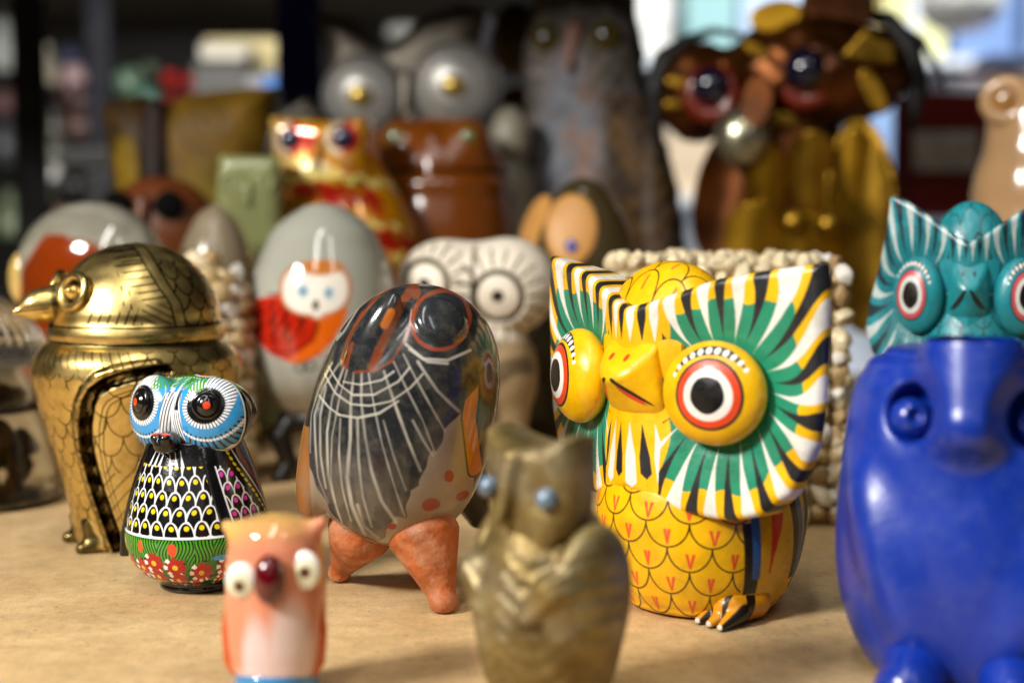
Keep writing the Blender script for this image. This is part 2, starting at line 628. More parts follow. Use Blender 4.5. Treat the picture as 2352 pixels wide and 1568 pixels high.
def wooden_owl(name, loc, rz, S, pal, label, lift=0.0, prof=None, n_head=165, sub=2, feet=True, body_n=80, scl=(1, 1, 1), half=OUT_HALF):
    root = thing(name, loc, rz, label, 'owl figurine')
    root.scale = scl
    mat = material(name + '_paint', paint=True, rough=pal.get('rough', 0.33), var=0.07, var_scale=180, bump=0.22, bump_scale=260,
                   dirt='#3a2a12', dirt_amt=0.35, dirt_scale=55, coat=pal.get('coat', 0.12), coat_rough=0.2)

    def f_head(P):
        Q = P.copy(); Q[:, 2] -= lift
        x = Q[:, 0]; ax = np.sqrt(x * x + 300)
        d2 = poly2(x, Q[:, 2], outline(half))
        rr_ = np.hypot(ax - EYE[0], Q[:, 2] - EYE[2])
        dish = 30 * (1 - np.clip((rr_ - 90) / 190, 0, 1)) ** 2
        front = (-252 + 0.316 * ax + dish - Q[:, 1]) * 0.93
        bk = (Q[:, 1] + 62 + 0.0002 * x * x * 0)
        d = smax(smax(d2, front, 22), bk, 26)
        return d

    def f_skull(P):
        Q = P - [0, 0, lift]
        return ell(Q, (0, -98, 640), (196, 132, 200))

    def p_head(V):
        Q = V - [0, 0, lift]
        return owl_face_colour(Q, pal, half)

    def p_skull(V):
        Q = V - [0, 0, lift]
        C = paint_base(len(V), pal['ground'])
        u = Q[:, 0] * 1.0; v = -(Q[:, 1]) * 1.0
        d, du, dv, j = scallops(u, v, 92, 52)
        C = over(C, soft(np.abs(du) - 3.5 - 0.0 * dv, 4) * soft(np.abs(dv + 26) - 13, 3) * 0.8, pal['accent'])
        return over(C, soft(d - 1.7, 1.6), '#2a1d0c')

    hd = sdf('head', f_head, (-485, -275, 245 + lift), (485, -40, 855 + lift), n_head, mat, root, S, sub, p_head)
    sdf('crown', f_skull, (-210, -320, 420 + lift), (210, 60, 860 + lift), 60, mat, root, S, sub, p_skull)

    # eyes: bulging knobs with painted rings
    sp = math.radians(19)
    for sg in (1, -1):
        c = np.array([sg * EYE[0], EYE[1], EYE[2] + lift])
        nrm = np.array([sg * math.sin(sp), -math.cos(sp), 0.02])
        tx = np.array([math.cos(sp), sg * math.sin(sp), 0])

        def f_eye(P, c=c, nrm=nrm, tx=tx):
            q = P - c
            a = q @ nrm; b = q @ tx; e = q[:, 2]
            rr = np.hypot(b / 122, e / 119)
            ball = ell(np.stack([b, a, e], 1), (0, 2, 0), (124, 66, 117))
            return smax(ball, a - 70, 8)

        def p_eye(V, c=c, nrm=nrm, tx=tx, sg=sg):
            q = V - c
            b = q @ tx * sg + 0; e = q[:, 2]
            b = b - 12; e = e - 2
            r = np.hypot(b, e) + 0.8 * np.sin(3 * np.arctan2(e, b)); th = np.arctan2(e, b)
            C = paint_base(len(V), pal['ground'])
            C = over(C, soft(r - 80, 1.8), pal['dark'])
            C = over(C, soft(r - 74, 1.8), pal['ring'])
            C = over(C, soft(r - 58, 1.8), pal['white'])
            C = over(C, soft(np.hypot(b, e * 0.97) + 0.6 * np.sin(5 * th) - 40, 1.8), '#0b0a0a')
            # brow: dark crescent with white dots
            a0 = (th - math.radians(96)) / math.radians(62)
            w = 9.5 * np.clip(1 - a0 * a0, 0, 1)
            rb = np.hypot(b, e)
            C = over(C, soft(np.abs(rb - 96) - w, 1.8) * (np.abs(a0) < 1), pal['dark'])
            kk = np.round(a0 * 5.2); ang = math.radians(96) + kk / 5.2 * math.radians(62)
            dd = np.hypot(b - 96 * np.cos(ang), e - 96 * np.sin(ang))
            C = over(C, soft(dd - 7.2 * (1 - 0.012 * kk * kk), 1.8) * (np.abs(kk) <= 5), '#f4f2ea')
            return C
        sdf('eye', f_eye, c - [165, 130, 140], c + [165, 130, 140], 62, mat, root, S, sub, p_eye)

    # beak: hooded wedge with the mouth painted along its lower edge
    T = np.array([0, -314, 576 + lift]); A = np.array([86, -218, 668 + lift]); B = np.array([106, -206, 488 + lift])
    Cc = np.array([0, -244, 474 + lift]); mx = np.array([-1, 1, 1.0])
    pts = [T + [26, 6, 4], T + [-26, 6, 4], T + [0, 0, -4], A, A * mx, B, B * mx, Cc, (A + A * mx) / 2 + [0, 80, 10], (B + B * mx) / 2 + [0, 100, 0]]
    bmh = bmesh.new()
    for p in pts: bmh.verts.new(p)
    bmesh.ops.convex_hull(bmh, input=bmh.verts[:])
    bmh.normal_update()
    pl = [(np.array(fc.normal), float(np.dot(np.array(fc.normal), np.array(fc.verts[0].co)))) for fc in bmh.faces]
    bmh.free()

    def f_beak(P):
        d = None
        for nn, w in pl:
            e = P @ nn - w
            d = e if d is None else smax(d, e, 28)
        return d - 6

    def seg3(V, a, b):
        ab = b - a
        h = np.clip(((V - a) @ ab) / (ab @ ab), 0, 1)
        return np.sqrt(((V - a - h[:, None] * ab) ** 2).sum(1)), h

    def p_beak(V):
        C = paint_base(len(V), pal['beak'])
        C = over(C, soft(np.abs(fnoise(V, 0.05, 9)) - 0.15, 0.5) * 0.12, pal['ground_dark'])
        W = V.copy(); W[:, 0] = np.maximum(np.abs(W[:, 0]), 0)
        d, h = seg3(W, T, B)
        # below or above the edge: side of the plane through T, B and the view of the cheek
        side = (W - T) @ np.cross(B - T, np.array([0.6, -0.75, 0.2]))
        d2, _ = seg3(W, T + [0, 0, -9], B + [0, 0, -9])
        C = over(C, soft(d2 - 9 * np.sin(np.pi * np.clip(h * .9 + .08, 0, 1)), 1.8), pal.get('mouth', pal['ring']))
        d3, _ = seg3(W, T + [0, 0, 4], B + [0, 0, 2])
        C = over(C, soft(d3 - 6.5 * (1 - 0.6 * h), 1.8), '#16100a')
        for sg in (1, -1):
            C = over(C, soft(np.sqrt((((V - [sg * 26, -276, 622 + lift]) / [1, 3, 1.25]) ** 2).sum(1)) - 8.5, 1.8), pal.get('mouth', pal['ring']))
        return C
    sdf('beak', f_beak, (-125, -335, 445 + lift), (125, -120, 705 + lift), 60, mat, root, S, sub, p_beak)

    # body
    zs, rs = prof if prof is not None else ([0, 8, 30, 80, 160, 260, 380, 500, 600, 640], [150, 176, 198, 226, 250, 256, 224, 200, 170, 140])
    zz, rr = spl(zs, rs)

    def f_body(P):
        return lathe(P, zz, rr, (0, 6))

    def p_body(V):
        a = np.arctan2(V[:, 0], -V[:, 1]); z = V[:, 2]
        n = len(V)
        C = paint_base(n, pal['ground'])
        C = over(C, soft(np.abs(fnoise(V, 0.018, 3)) - 0.2, 0.5) * 0.18, pal['ground_dark'])
        zc = z + 0.00012 * z * z
        d, du, dv, j = scallops(a * 250, zc - 14, 250 * 2 * math.pi / 15, 60, 20)
        scl = np.abs(np.degrees(a)) < 71
        rcorr = np.interp(z, zz, rr) / 250
        jit = np.sin(j * 7.1 + np.round((a * 250 - du) / 50) * 3.3) * 3
        vx = np.abs(du - jit - 2) ; vv = dv + 34
        lens = soft(np.abs(vx - (vv + 20) * 0.2 * (1 + .3 * np.sin(jit))) - 2.2 - 0.05 * (vv + 20), 2) * soft(np.abs(vv) - 19, 3)
        C = over(C, lens * scl * (vv > -20), pal['accent'])
        C = over(C, soft(d - 2.1, 1.7) * scl, '#2a1a08')
        for sg in (1, -1):
            aa = np.degrees(a) * sg
            # wing: blue and dark bar, red darts, dark trailing feathers
            bar = np.maximum(np.abs(aa - (77 - (z - 190) * 0.028)) - 2.6, np.abs(z - 185) - 75)
            C = over(C, soft(np.maximum(np.abs(aa - (74 - (z - 190) * 0.028)) - 4.6, np.abs(z - 160) - 88) * 3, 3), '#0d0b0a')
            C = over(C, soft(bar * 3, 3), pal['blue'])
            for (a1, zl, zh, w) in ((88, 120, 268, 2.4), (92.5, 150, 262, 2.0)):
                q = (z - zl) / (zh - zl)
                C = over(C, soft((np.abs(aa - (88 + (a1 - 88) * q)) - w * np.clip(q + 0.25, 0, 1)) * 4, 3) * (q > 0) * (q < 1), '#d8290f')
            C = over(C, soft((np.abs(aa - 105 + (z - 250) * 0.05) - 3.4) * 4, 3) * (z > 90), '#15130f')
            C = over(C, soft((np.abs(aa - 111 + (z - 250) * 0.05) - 2.6) * 4, 3) * (z > 90), pal['blue'])
            C = over(C, soft((118 - aa) * 4, 3) * (z > 60), '#2b1a0a')
        return C
    sdf('body', f_body, (-280, -280, -12), (280, 280, zs[-1] + 15), body_n, mat, root, S, sub, p_body)

    if feet:
        for sg in (1, -1):
            fc = np.array([sg * 176, -70, 0.0])

            def f_foot(P, sg=sg, fc=fc):
                d = cap(P, fc + [sg * 8, 66, 46], fc + [sg * 4, -6, 40], 44, 42)
                for k in (-1, 0, 1):
                    d = smin(d, cap(P, fc + [k * 27 + sg * 4, -4, 32], fc + [k * 36 + sg * 6, -70, 10], 26, 10), 8)
                return smax(d, -P[:, 2] + 1, 6)

            def p_foot(V, sg=sg, fc=fc):
                C = paint_base(len(V), '#e79a12')
                q = V - fc
                C = over(C, soft(q[:, 1] * -1 - 20 + 0 * q[:, 2], 3) * 0, '#000000')
                C = over(C, soft(np.abs(q[:, 1] - 8 - 0.25 * q[:, 2]) - 13, 2.5), '#14110e')
                for k in (-1, 1):
                    xx = q[:, 0] - sg * 5 - k * (15 + 0.1 * (-q[:, 1])); C = over(C, soft(np.abs(xx) - 6, 2.5) * (q[:, 1] < 4), '#14110e')
                C = over(C, soft(np.abs(np.abs(q[:, 0] - sg * 4) - 52) - 9, 3) * (q[:, 1] < 10), '#14110e')
                C = over(C, soft(q[:, 1] + 76, 2.5), '#d8d0bc')
                C = over(C, soft(V[:, 2] - 6, 2), '#14110e')
                return C
            sdf('foot', f_foot, fc + [-95, -95, -5], fc + [95, 125, 110], 58, mat, root, S, sub, p_foot)
    return root


YELLOW = dict(ground='#f2b904', ground_dark='#c98600', field='#1d8a68', light='#e9e6dc', dark='#1f2226', ring='#e2481f',
              white='#ece7dd', beak='#f2bd0a', accent='#e2502a', blue='#2f62a8')
TEAL = dict(mouth='#0d343c', ground='#1b8791', ground_dark='#0f6670', field='#17767f', light='#b9c6c2', dark='#143038', ring='#c9525a',
            white='#d8dcd6', beak='#1f8e96', accent='#12606a', blue='#12606a')
wooden_owl('wooden_owl', (0.0637, 0.473, 0), math.radians(-53), 0.000139, YELLOW,
           'yellow carved wooden owl with green, black and white feather strokes fanning round its eyes')
wooden_owl('wooden_owl', (0.1865, 0.572, 0), math.radians(-20), 0.00013, TEAL,
           'teal carved wooden owl with white and black crest strokes behind the cobalt blue owl', lift=222,
           prof=([0, 10, 60, 160, 300, 450, 600, 760, 860], [230, 262, 300, 340, 370, 350, 290, 210, 150]), n_head=130, sub=1, feet=False, scl=(0.64, 0.72, 1.0),
           half=[(0, 716), (50, 730), (110, 758), (200, 800), (290, 838), (362, 862), (378, 850), (392, 760), (425, 640), (470, 520), (486, 440), (455, 370), (395, 320), (330, 284), (270, 266), (228, 264), (180, 266), (133, 276), (80, 292), (40, 306), (0, 316)])
# ------------------------------------------------------------------ engraved brass bird jar
def gold_jar():
    S = 0.0001755
    p0 = ground(326, 1240)
    root = thing('bird_jar', p0, math.radians(-60),
                 'engraved golden brass bird shaped jar with a domed lid, ring eyes and short pointed beak', 'jar')
    brass = material('engraved_brass', paint=True, rough=0.31, metal=1.0, var=0.10, var_scale=90, rough_var=0.07,
                     dirt='#3a2508', dirt_amt=0.5, dirt_scale=95, bump=0.05, bump_scale=180)
    GOLD, DARK = '#e0c47c', '#150d04'
    zs, rs = spl([0, 6, 40, 100, 150, 250, 350, 410, 440, 458, 466, 474], [124, 134, 144, 158, 170, 197, 221, 228, 220, 204, 193, 188])
    SY = 1.03
    gp = [(90, 418), (80, 414), (69, 406), (60, 394), (52, 374), (48, 350), (44, 300), (42, 250), (42.5, 200), (44, 150), (48, 90), (53, 30), (55, -10)]

    def pt(a, z, off=0):
        r = np.interp(z, zs, rs) + off
        return np.array([r * math.sin(math.radians(a)), -SY * r * math.cos(math.radians(a)), z])
    groove = [pt(a, z, 2) for a, z in gp]
    ridge = [pt(a - 5.5, z + 14 * (a > 57) , 1) for a, z in gp]

    def f_body(P):
        Q = P.copy(); Q[:, 0] = np.abs(Q[:, 0])
        d = lathe(Q, zs, rs, (0, 0), 1.0, SY)
        d = smin(d, chain(Q, ridge, 9), 10)
        d = smax(d, -chain(Q, groove, 13), 7)
        # wing panel a little proud, small feet
        d = smin(d, cap(Q, (62, -118, 14), (66, -150, 10), 26, 16), 14)
        d = smin(d, cap(Q, (60, -136, 60), (60, -120, 14), 14, 22), 14)
        return smax(d, -P[:, 2], 4)

    def p_body(V):
        Q = V.copy(); Q[:, 0] = np.abs(Q[:, 0])
        a = np.degrees(np.arctan2(Q[:, 0], -Q[:, 1] / SY)); z = V[:, 2]
        C = paint_base(len(V), GOLD)
        d, du, dv, j = scallops(a, z, 13.5, 33, 3)
        arc = 205
        gl = line2(a * 3.6, z, [(x * 3.6, y) for x, y in gp])
        inside = (a > np.interp(z, [g[1] for g in gp[::-1]], [g[0] for g in gp[::-1]])) & (z < 412)
        wide = 1.15 + 0.8 * np.clip(fnoise(V, 0.05, 4), -0.6, 1)
        ch = (~inside) & (z < 412) & (z > 70) & (a < 56)
        dist = d * 1.0
        dd = np.where(True, dist, 0)
        # distances above mix degrees and units: rescale u first
        d, du, dv, j = scallops(a * 3.6, z, 46, 33, 12)
        C = over(C, soft(d - wide, 1.4) * ch * (np.abs(fnoise(V, 0.03, 8)) > 0.06), DARK)
        d2, _, _, _ = scallops(a * 3.6, z - 10, 62, 44, 20)
        C = over(C, soft(d2 - 1.3, 1.4) * inside * (z > 190) * (a < 150), DARK)
        d2, _, _, _ = scallops(a * 3.6, z - 5, 56, 30, 10)
        C = over(C, soft(d2 - 1.2, 1.4) * (~inside) * (z > 404) * (a > 70) * (z < 458), DARK)
        ph = (a * 3.6 + 0.45 * z) / 19
        C = over(C, soft((np.abs(ph - np.round(ph)) - 0.075) * 19, 1.4) * (z > 424 - 10 * np.sin(a * .6)) * (z < 459) * (a < 74), DARK)
        ln = (z - 0.9 * a * 3.6) / 34
        C = over(C, soft((np.abs(ln - np.round(ln)) - 0.05) * 34, 1.4) * inside * (z < 190), DARK)
        for k, off in enumerate((30, 40)):
            C = over(C, soft(np.abs(gl - off) - 1.2, 1.4) * inside, DARK)
        g3 = chain(Q, groove, 1) + 1
        C = over(C, soft(g3 - 15 - 2.5 * fnoise(V, 0.2, 2), 4) * (0.75 + .25 * (fnoise(V, .11, 7) > -.3)), '#0a0603')
        r3 = chain(Q, ridge, 1) + 1
        C = over(C, soft(np.abs(r3 - 13) - 3 - 3 * fnoise(V, 0.16, 6), 3) * 0.75, '#120b04')
        ft = np.minimum(cap(Q, (62, -118, 14), (66, -150, 10), 26, 16), cap(Q, (60, -136, 60), (60, -120, 14), 14, 22))
        C = over(C, soft(np.abs(ft) - 4 - 5 * fnoise(V, 0.12, 12), 4) * 0.8 * (z < 90), '#120b04')
        return over(C, soft(z - 3, 3), '#120b04')
    sdf('body', f_body, (-255, -262, -6), (255, 262, 485), 105, brass, root, S, 2, p_body)

    zl, rl = spl([468, 471, 478, 502, 508, 514, 540, 580, 620, 650, 672, 686, 693], [180, 193, 197, 197, 195, 192, 188, 175, 151, 122, 88, 49, 2])

    def f_lid(P):
        d = lathe(P, zl, rl)
        g = np.maximum(np.abs(P[:, 2] - 509) - 1.2, 0) * 0
        return d

    def p_lid(V):
        s = -V[:, 1]; x = np.abs(V[:, 0]); z = V[:, 2]
        C = paint_base(len(V), GOLD)
        rr = np.hypot(V[:, 0], V[:, 1])
        C = over(C, soft(np.abs(z - 509) - 2.2, 1.5), DARK)
        C = over(C, soft(np.abs(z - 472) - 3.5 - 1.5 * fnoise(V, .1, 3), 2), '#1c1206')
        up = z > 511
        zz = z
        sb = np.interp(z, [511, 560, 600, 640, 700], [-47, -38, -15, 0, 12]) - 0
        for o in (-13, 13):
            C = over(C, soft(np.abs(s - sb - o) - 2.3, 1.5) * up, DARK)
        d, _, _, _ = scallops(np.degrees(np.arctan2(x, s)) * 3.1, z, 50, 34, 4)
        C = over(C, soft(d - 2.0 - 0.5 * fnoise(V, .05, 2), 1.4) * up * (s < sb - 14) * (z < 655), DARK)
        ph = (z + 0.12 * s) / 15.5
        C = over(C, soft((np.abs(ph - np.round(ph)) - 0.11) * 15.5, 1.4) * (s > sb + 16) * (s < sb + 72 + 6 * np.sin(z)) * (z > 560) * (np.mod(np.round(ph), 3) > -1), DARK)
        ph = (z - 0.55 * s) / 17
        C = over(C, soft((np.abs(ph - np.round(ph)) - 0.10) * 17, 1.4) * (s > sb + 16) * (s < sb + 78) * (z <= 560) * (z > 514), DARK)
        ph = (s + 0.35 * z) / 17
        C = over(C, soft((np.abs(ph - np.round(ph)) - 0.10) * 17, 1.4) * (s > sb + 84) * (s < 150) * (z < 545 + 6 * np.sin(s)) * (z > 515), DARK)
        ph = np.round(s / 19); pz = np.round((z - 9 * ph) / 31)
        C = over(C, soft(np.maximum(np.abs(s - 19 * ph - 3 * np.sin(ph * 3 + pz)) - 1.8, np.abs(z - 9 * ph - 31 * pz) - 6), 1.4) * (s > sb + 78) * (s < 75) * (z > 548) * (z < 640), DARK)
        ph = (x * 0.8 + 0.2 * s) / 16
        C = over(C, soft((np.abs(ph - np.round(ph)) - 0.10) * 16, 1.4) * (z > 640) * (s > sb + 14) * (s < sb + 60), DARK)
        return C
    sdf('lid', f_lid, (-215, -215, 460), (215, 215, 700), 90, brass, root, S, 2, p_lid)

    def f_beak(P):
        d = cap(P, (0, -172, 560), (0, -222, 554), 45, 33)
        d = smin(d, cap(P, (0, -222, 554), (0, -268, 541), 33, 8), 14)
        return d

    def p_beak(V):
        C = paint_base(len(V), GOLD)
        C = over(C, soft(np.abs(V[:, 1] + 190) - 5 - 5 * fnoise(V, .1, 3), 5) * .8, DARK)
        m = np.abs(V[:, 2] - (543 + 0.12 * (V[:, 1] + 260)))
        return over(C, soft(m - 1.6, 2) * (V[:, 1] < -205), DARK)
    sdf('beak', f_beak, (-50, -320, 510), (50, -130, 605), 60, brass, root, S, 1, p_beak)
    for sg in (1, -1):
        a = math.radians(27) * sg
        n = np.array([math.sin(a), -math.cos(a), 0.28]); n /= np.linalg.norm(n)
        c = np.array([172 * math.sin(a), -172 * math.cos(a), 584])
        tx = np.cross(n, [0, 0, 1]); tx /= np.linalg.norm(tx); ty = np.cross(tx, n)

        def f_eye(P, c=c, n=n, tx=tx, ty=ty):
            q = P - c; h = q @ n - 8; r = np.hypot(q @ tx, q @ ty)
            d = np.hypot(r - 36, h) - 10.5
            d = np.minimum(d, np.maximum(r - 34, np.abs(h + 6) - 5))
            d = smin(d, np.sqrt(r * r + (h - 0) ** 2) - 15, 4)
            return smin(d, np.sqrt(r * r + (h - 14) ** 2) - 7, 5)

        def p_eye(V, c=c, n=n, tx=tx, ty=ty):
            q = V - c; r = np.hypot(q @ tx, q @ ty)
            C = paint_base(len(V), GOLD)
            return over(C, np.maximum(soft(np.abs(r - 21) - 5, 3), soft(46 - r, 3)) * 0.95, '#0c0703')
        sdf('eye', f_eye, c - 56, c + 56, 62, brass, root, S, 1, p_eye)
    return root


gold_jar()
# ------------------------------------------------------------------ small lacquered owl with dotted feathers
def mini_owl():
    S = 0.000153
    p0 = ground(455, 1343)
    root = thing('lacquered_owl', p0, math.radians(-20),
                 'small black lacquered owl with a blue and white face and red flowers on its belly', 'owl figurine')
    lac = material('lacquer_paint', paint=True, rough=0.2, var=0.05, var_scale=200, coat=0.5, coat_rough=0.06, bump=0.15, bump_scale=500)
    WH, BL, BK = '#eef2f6', '#3296d6', '#08080a'
    zs, rs = spl([0, 4, 18, 24, 34, 60, 100, 135, 150, 200, 260, 320, 350], [82, 86, 85, 88, 114, 143, 160, 164, 161, 150, 133, 112, 100])
    flowers = [(-38, 72, 19), (-20, 70, 19), (-5, 86, 21), (14, 78, 21), (36, 64, 21), (-6, 50, 19), (14, 43, 19), (-28, 42, 16), (58, 76, 20), (-58, 66, 18),
               (78, 60, 20), (100, 74, 20), (-84, 70, 19), (125, 64, 20), (-2, 24, 12), (30, 30, 13), (-50, 30, 12), (56, 40, 14)]

    def wing(P):
        a = np.degrees(np.arctan2(np.abs(P[:, 0]), -P[:, 1])); z = P[:, 2]
        r = np.hypot(P[:, 0], P[:, 1])
        lo = np.interp(a, [40, 58, 100, 140], [190, 72, 86, 150])
        inner = np.interp(z, [70, 330], [61, 38])
        R = np.interp(z, zs, rs) + 7 + 8 * np.clip((140 - z) / 70, 0, 1)
        R = np.where(z < 135, np.maximum(R, 172 + 0.09 * (135 - z)), R)
        return smax(smax((r - R) * .9, (lo - z) * 0.8, 6), (inner - a) * 2.3, 6)

    def f_body(P):
        return lathe(P, zs, rs)

    def feathers(C, u, v, w, h, dot, sel, ph=0.0):
        u = u + 2.2 * np.sin(v / 19) + 1.6 * np.sin(v / 41 + u / 60); v = v + 1.6 * np.sin(u / 23)
        d, du, dv, j = scallops(u, -v, w, h, ph)
        C = over(C, soft(d - 1.9 - 0.5 * np.sin(u * 0.3 + j), 1.6) * sel, WH)
        C = over(C, soft(np.hypot(du - 1.5 * np.sin(j * 5 + u / 33), dv + h * 0.6) - 5.8, 1.6) * sel, dot)
        return C

    def p_body(V):
        a = np.degrees(np.arctan2(V[:, 0], -V[:, 1])); z = V[:, 2]
        C = paint_base(len(V), BK)
        r = np.interp(z, zs, rs)
        u = np.radians(a) * 150
        C = feathers(C, u, z - 148, 33, 33, '#e2cc18', (np.abs(a) < np.interp(z, [140, 330], [62, 50])) & (z > 148) & (z < 300))
        C = over(C, soft(np.abs(z - 146) - 2.6, 1.6), WH)
        # grass
        low = (z < 142) & (z > 20)
        gx = u / 7.2 + 0.9 * np.sin(z / 14 + np.floor(u / 40) * 2.1) + 0.5 * np.sin(z / 31)
        gl = soft((np.abs(gx - np.round(gx)) - 0.27) * 7.2, 1.8)
        C = over(C, gl * low * (z > 84 + 14 * np.sin(np.round(gx) * 5)), '#3f9a1e')
        C = over(C, soft(fnoise(V, 0.16, 21) - 0.05, 0.15) * low * (z < 100), '#2f6a1c')
        for k, (fa, fz, fr) in enumerate(flowers):
            x = np.radians(a - fa) * 158 / 1.18; y = (z - fz) / 1.12
            q = np.hypot(x, y); t = np.arctan2(y, x)
            pet = fr * (1 + 0.12 * np.cos(8 * t))
            C = over(C, soft(q - pet, 1.8) * low, '#b00a0a')
            tips = (np.sin(t + 0.9) < 0.1) & (np.cos(8 * t) > -0.2)
            C = over(C, soft(np.abs(q - fr * 0.92) - fr * 0.2, 1.6) * tips * low, '#f4f0ee')
            C = over(C, soft(q - fr * 0.27, 1.6) * low, '#f0c020')
        for (fa, fz, w, h, c) in ((-17, 122, 8, 14, '#e8521c'), (13, 120, 10, 15, '#e8461a'), (-44, 116, 5, 16, '#e2cc18'), (52, 98, 20, 6, '#3fa0dc'), (-70, 110, 6, 12, '#e8521c'), (90, 112, 8, 12, '#e8521c'), (34, 18, 16, 5, '#e87a1c')):
            x = np.radians(a - fa) * 158; y = z - fz
            C = over(C, soft((np.hypot(x / w, y / h) - 1) * min(w, h), 1.8), c)
        # white neck drops
        for fa in (-24, -16, -9, 4, 11, 18):
            x = np.radians(a - fa) * 115 - 0.25 * (z - 308) * np.sign(fa + 3) * -1
            C = over(C, soft(np.abs(x) - 3.4 * np.clip((330 - z) / 26, 0.25, 1), 1.6) * (z > 298) * (z < 334), WH)
        return over(C, soft(z - 22, 2), '#1d1813')
    sdf('body', f_body, (-175, -175, -8), (175, 175, 355), 78, lac, root, S, 2, p_body)

    for sg in (1, -1):
        def f_w(P, sg=sg):
            return smax(wing(P), -P[:, 0] * sg + 2, 4)

        def p_w(V, sg=sg):
            a = np.degrees(np.arctan2(np.abs(V[:, 0]), -V[:, 1])); z = V[:, 2]
            C = paint_base(len(V), BK)
            u = np.radians(a) * 150
            lo = np.interp(z, [70, 330], [70, 50]); hi = np.interp(z, [90, 300, 330], [122, 66, 60])
            C = feathers(C, u, z - 90, 30, 29, '#e23ab0', (a > lo) & (a < hi) & (z > 100) & (z < 300))
            C = over(C, soft((np.abs(a - lo) - 0.8) * 2.6, 1.6) * (z > 100) * (z < 300), WH)
            kz = np.round(z / 13)
            for off, c in ((9, '#e2cc18'), (26, '#8a2a4a')):
                C = over(C, soft(np.hypot((a - hi - off) * 2.6, (z - kz * 13)) - (5 if off == 9 else 9), 1.6) * (a > hi), c)
            C = over(C, soft((np.abs(a - hi - 17) - 1) * 2.6, 1.5) * (a > hi), WH)
            C = over(C, soft((np.abs(a - hi - 38) - 5) * 2.6, 2) * (z > 230), '#2f66b0')
            return C
        lo_ = (-5, -190, 55) if sg > 0 else (-200, -190, 55)
        hi_ = (200, 190, 345) if sg > 0 else (5, 190, 345)
        sdf('wing', f_w, lo_, hi_, 72, lac, root, S, 2, p_w)

    EX, EZ = 80, 436

    def f_head(P):
        Q = P.copy(); Q[:, 0] = np.abs(Q[:, 0])
        d = ell(Q, (0, 12, 408), (148, 100, 86))
        d = smin(d, ell(rot(Q, (72, -44, 408), 0, 0, 24), (0, 0, 0), (88, 50, 88)), 14)
        d = smax(d, -(P[:, 2] - 322), 8)
        return d

    def p_head(V):
        x = np.abs(V[:, 0]); z = V[:, 2]; y = V[:, 1]
        C = paint_base(len(V), BK)
        face = y < -22 - 0.12 * x + 10
        q = np.hypot(x - EX - 3, z - EZ); t = np.arctan2(z - EZ, x - EX - 3)
        edge = 108 + 5 * np.abs(np.sin(5.5 * t))
        C = over(C, face * 1.0, BL)
        hat = np.abs(np.sin(t * 21 + 0.25 * np.sin(q / 9)))
        C = over(C, soft(0.80 - hat, 0.2) * (q > 70) * face * (x > 40), '#0b1420')
        C = over(C, face * soft(q - 44, 3), '#0b0d12')
        lash = 51 + 13 * np.clip(np.sin(t + 0.2), 0, 1) * (x > EX - 40)
        C = over(C, face * soft(np.abs(q - (40 + lash) / 2) - (lash - 40) / 2, 3) * soft(0.45 - hat, 0.3), WH)
        C = over(C, face * soft(np.abs(q - (46 + lash) / 2) - (lash - 46) / 2, 3) * soft(hat - 0.45, 0.3), '#0d1118')
        ka = np.round(t * 11) / 11
        C = over(C, face * soft(np.hypot(x - EX - 3 - 78 * np.cos(ka), z - EZ - 78 * np.sin(ka)) - 3.4, 1.6), WH)
        C = over(C, face * soft(np.abs(q - edge + 6) - 2.6, 1.6) * (x > 60), WH)
        st = x / 7.0 + 0.02 * (z - 400) * (1 + x / 40)
        mm = soft((x - (33 - 0.10 * (z - 350))), 3) * (z < 462) * face * soft(44 - q, 3)
        C = over(C, mm, '#0d1118')
        C = over(C, mm * soft((np.abs(st - np.round(st)) - 0.30) * 7.0, 1.8), WH)
        low = soft(z - 346 + 0.10 * x, 3) * face
        st2 = (z + 0.28 * x) / 8.0 + 0.5 * np.sin(x / 30)
        C = over(C, low, '#0d1118'); C = over(C, low * soft((np.abs(st2 - np.round(st2)) - 0.30) * 8, 1.8), WH)
        C = over(C, face * soft(np.abs(V[:, 0]) - 2.4, 1.5) * (z > 370), WH)
        C = over(C, face * soft(np.abs(V[:, 0] - 13) - 5, 1.5) * (z > 425), '#101214')
        C = over(C, face * soft(np.abs(y + 14 + 0.12 * x) - 3.0, 1.6), WH)
        top = (z > 462) & ~face
        gx = V[:, 0] / 8 + 0.8 * np.sin(y / 12)
        C = over(C, top * soft((np.abs(gx - np.round(gx)) - 0.3) * 8, 2), '#4a9a1c')
        qq = np.hypot(V[:, 0] - 20, y - 20)
        C = over(C, soft(qq - 26, 2) * (z > 470), WH); C = over(C, soft(qq - 18, 2) * (z > 470), '#d02a1c')
        C = over(C, soft(qq - 6, 2) * (z > 470), '#f0c020')
        tg = (V[:, 0] > -60) & (V[:, 0] < 75) & (z > 474 - 0.1 * np.abs(V[:, 0])) & face
        C = over(C, tg * soft((np.abs(gx - np.round(gx)) - 0.33) * 8, 2), '#4a9a1c')
        return C
    sdf('head', f_head, (-175, -130, 312), (175, 125, 505), 84, lac, root, S, 2, p_head)
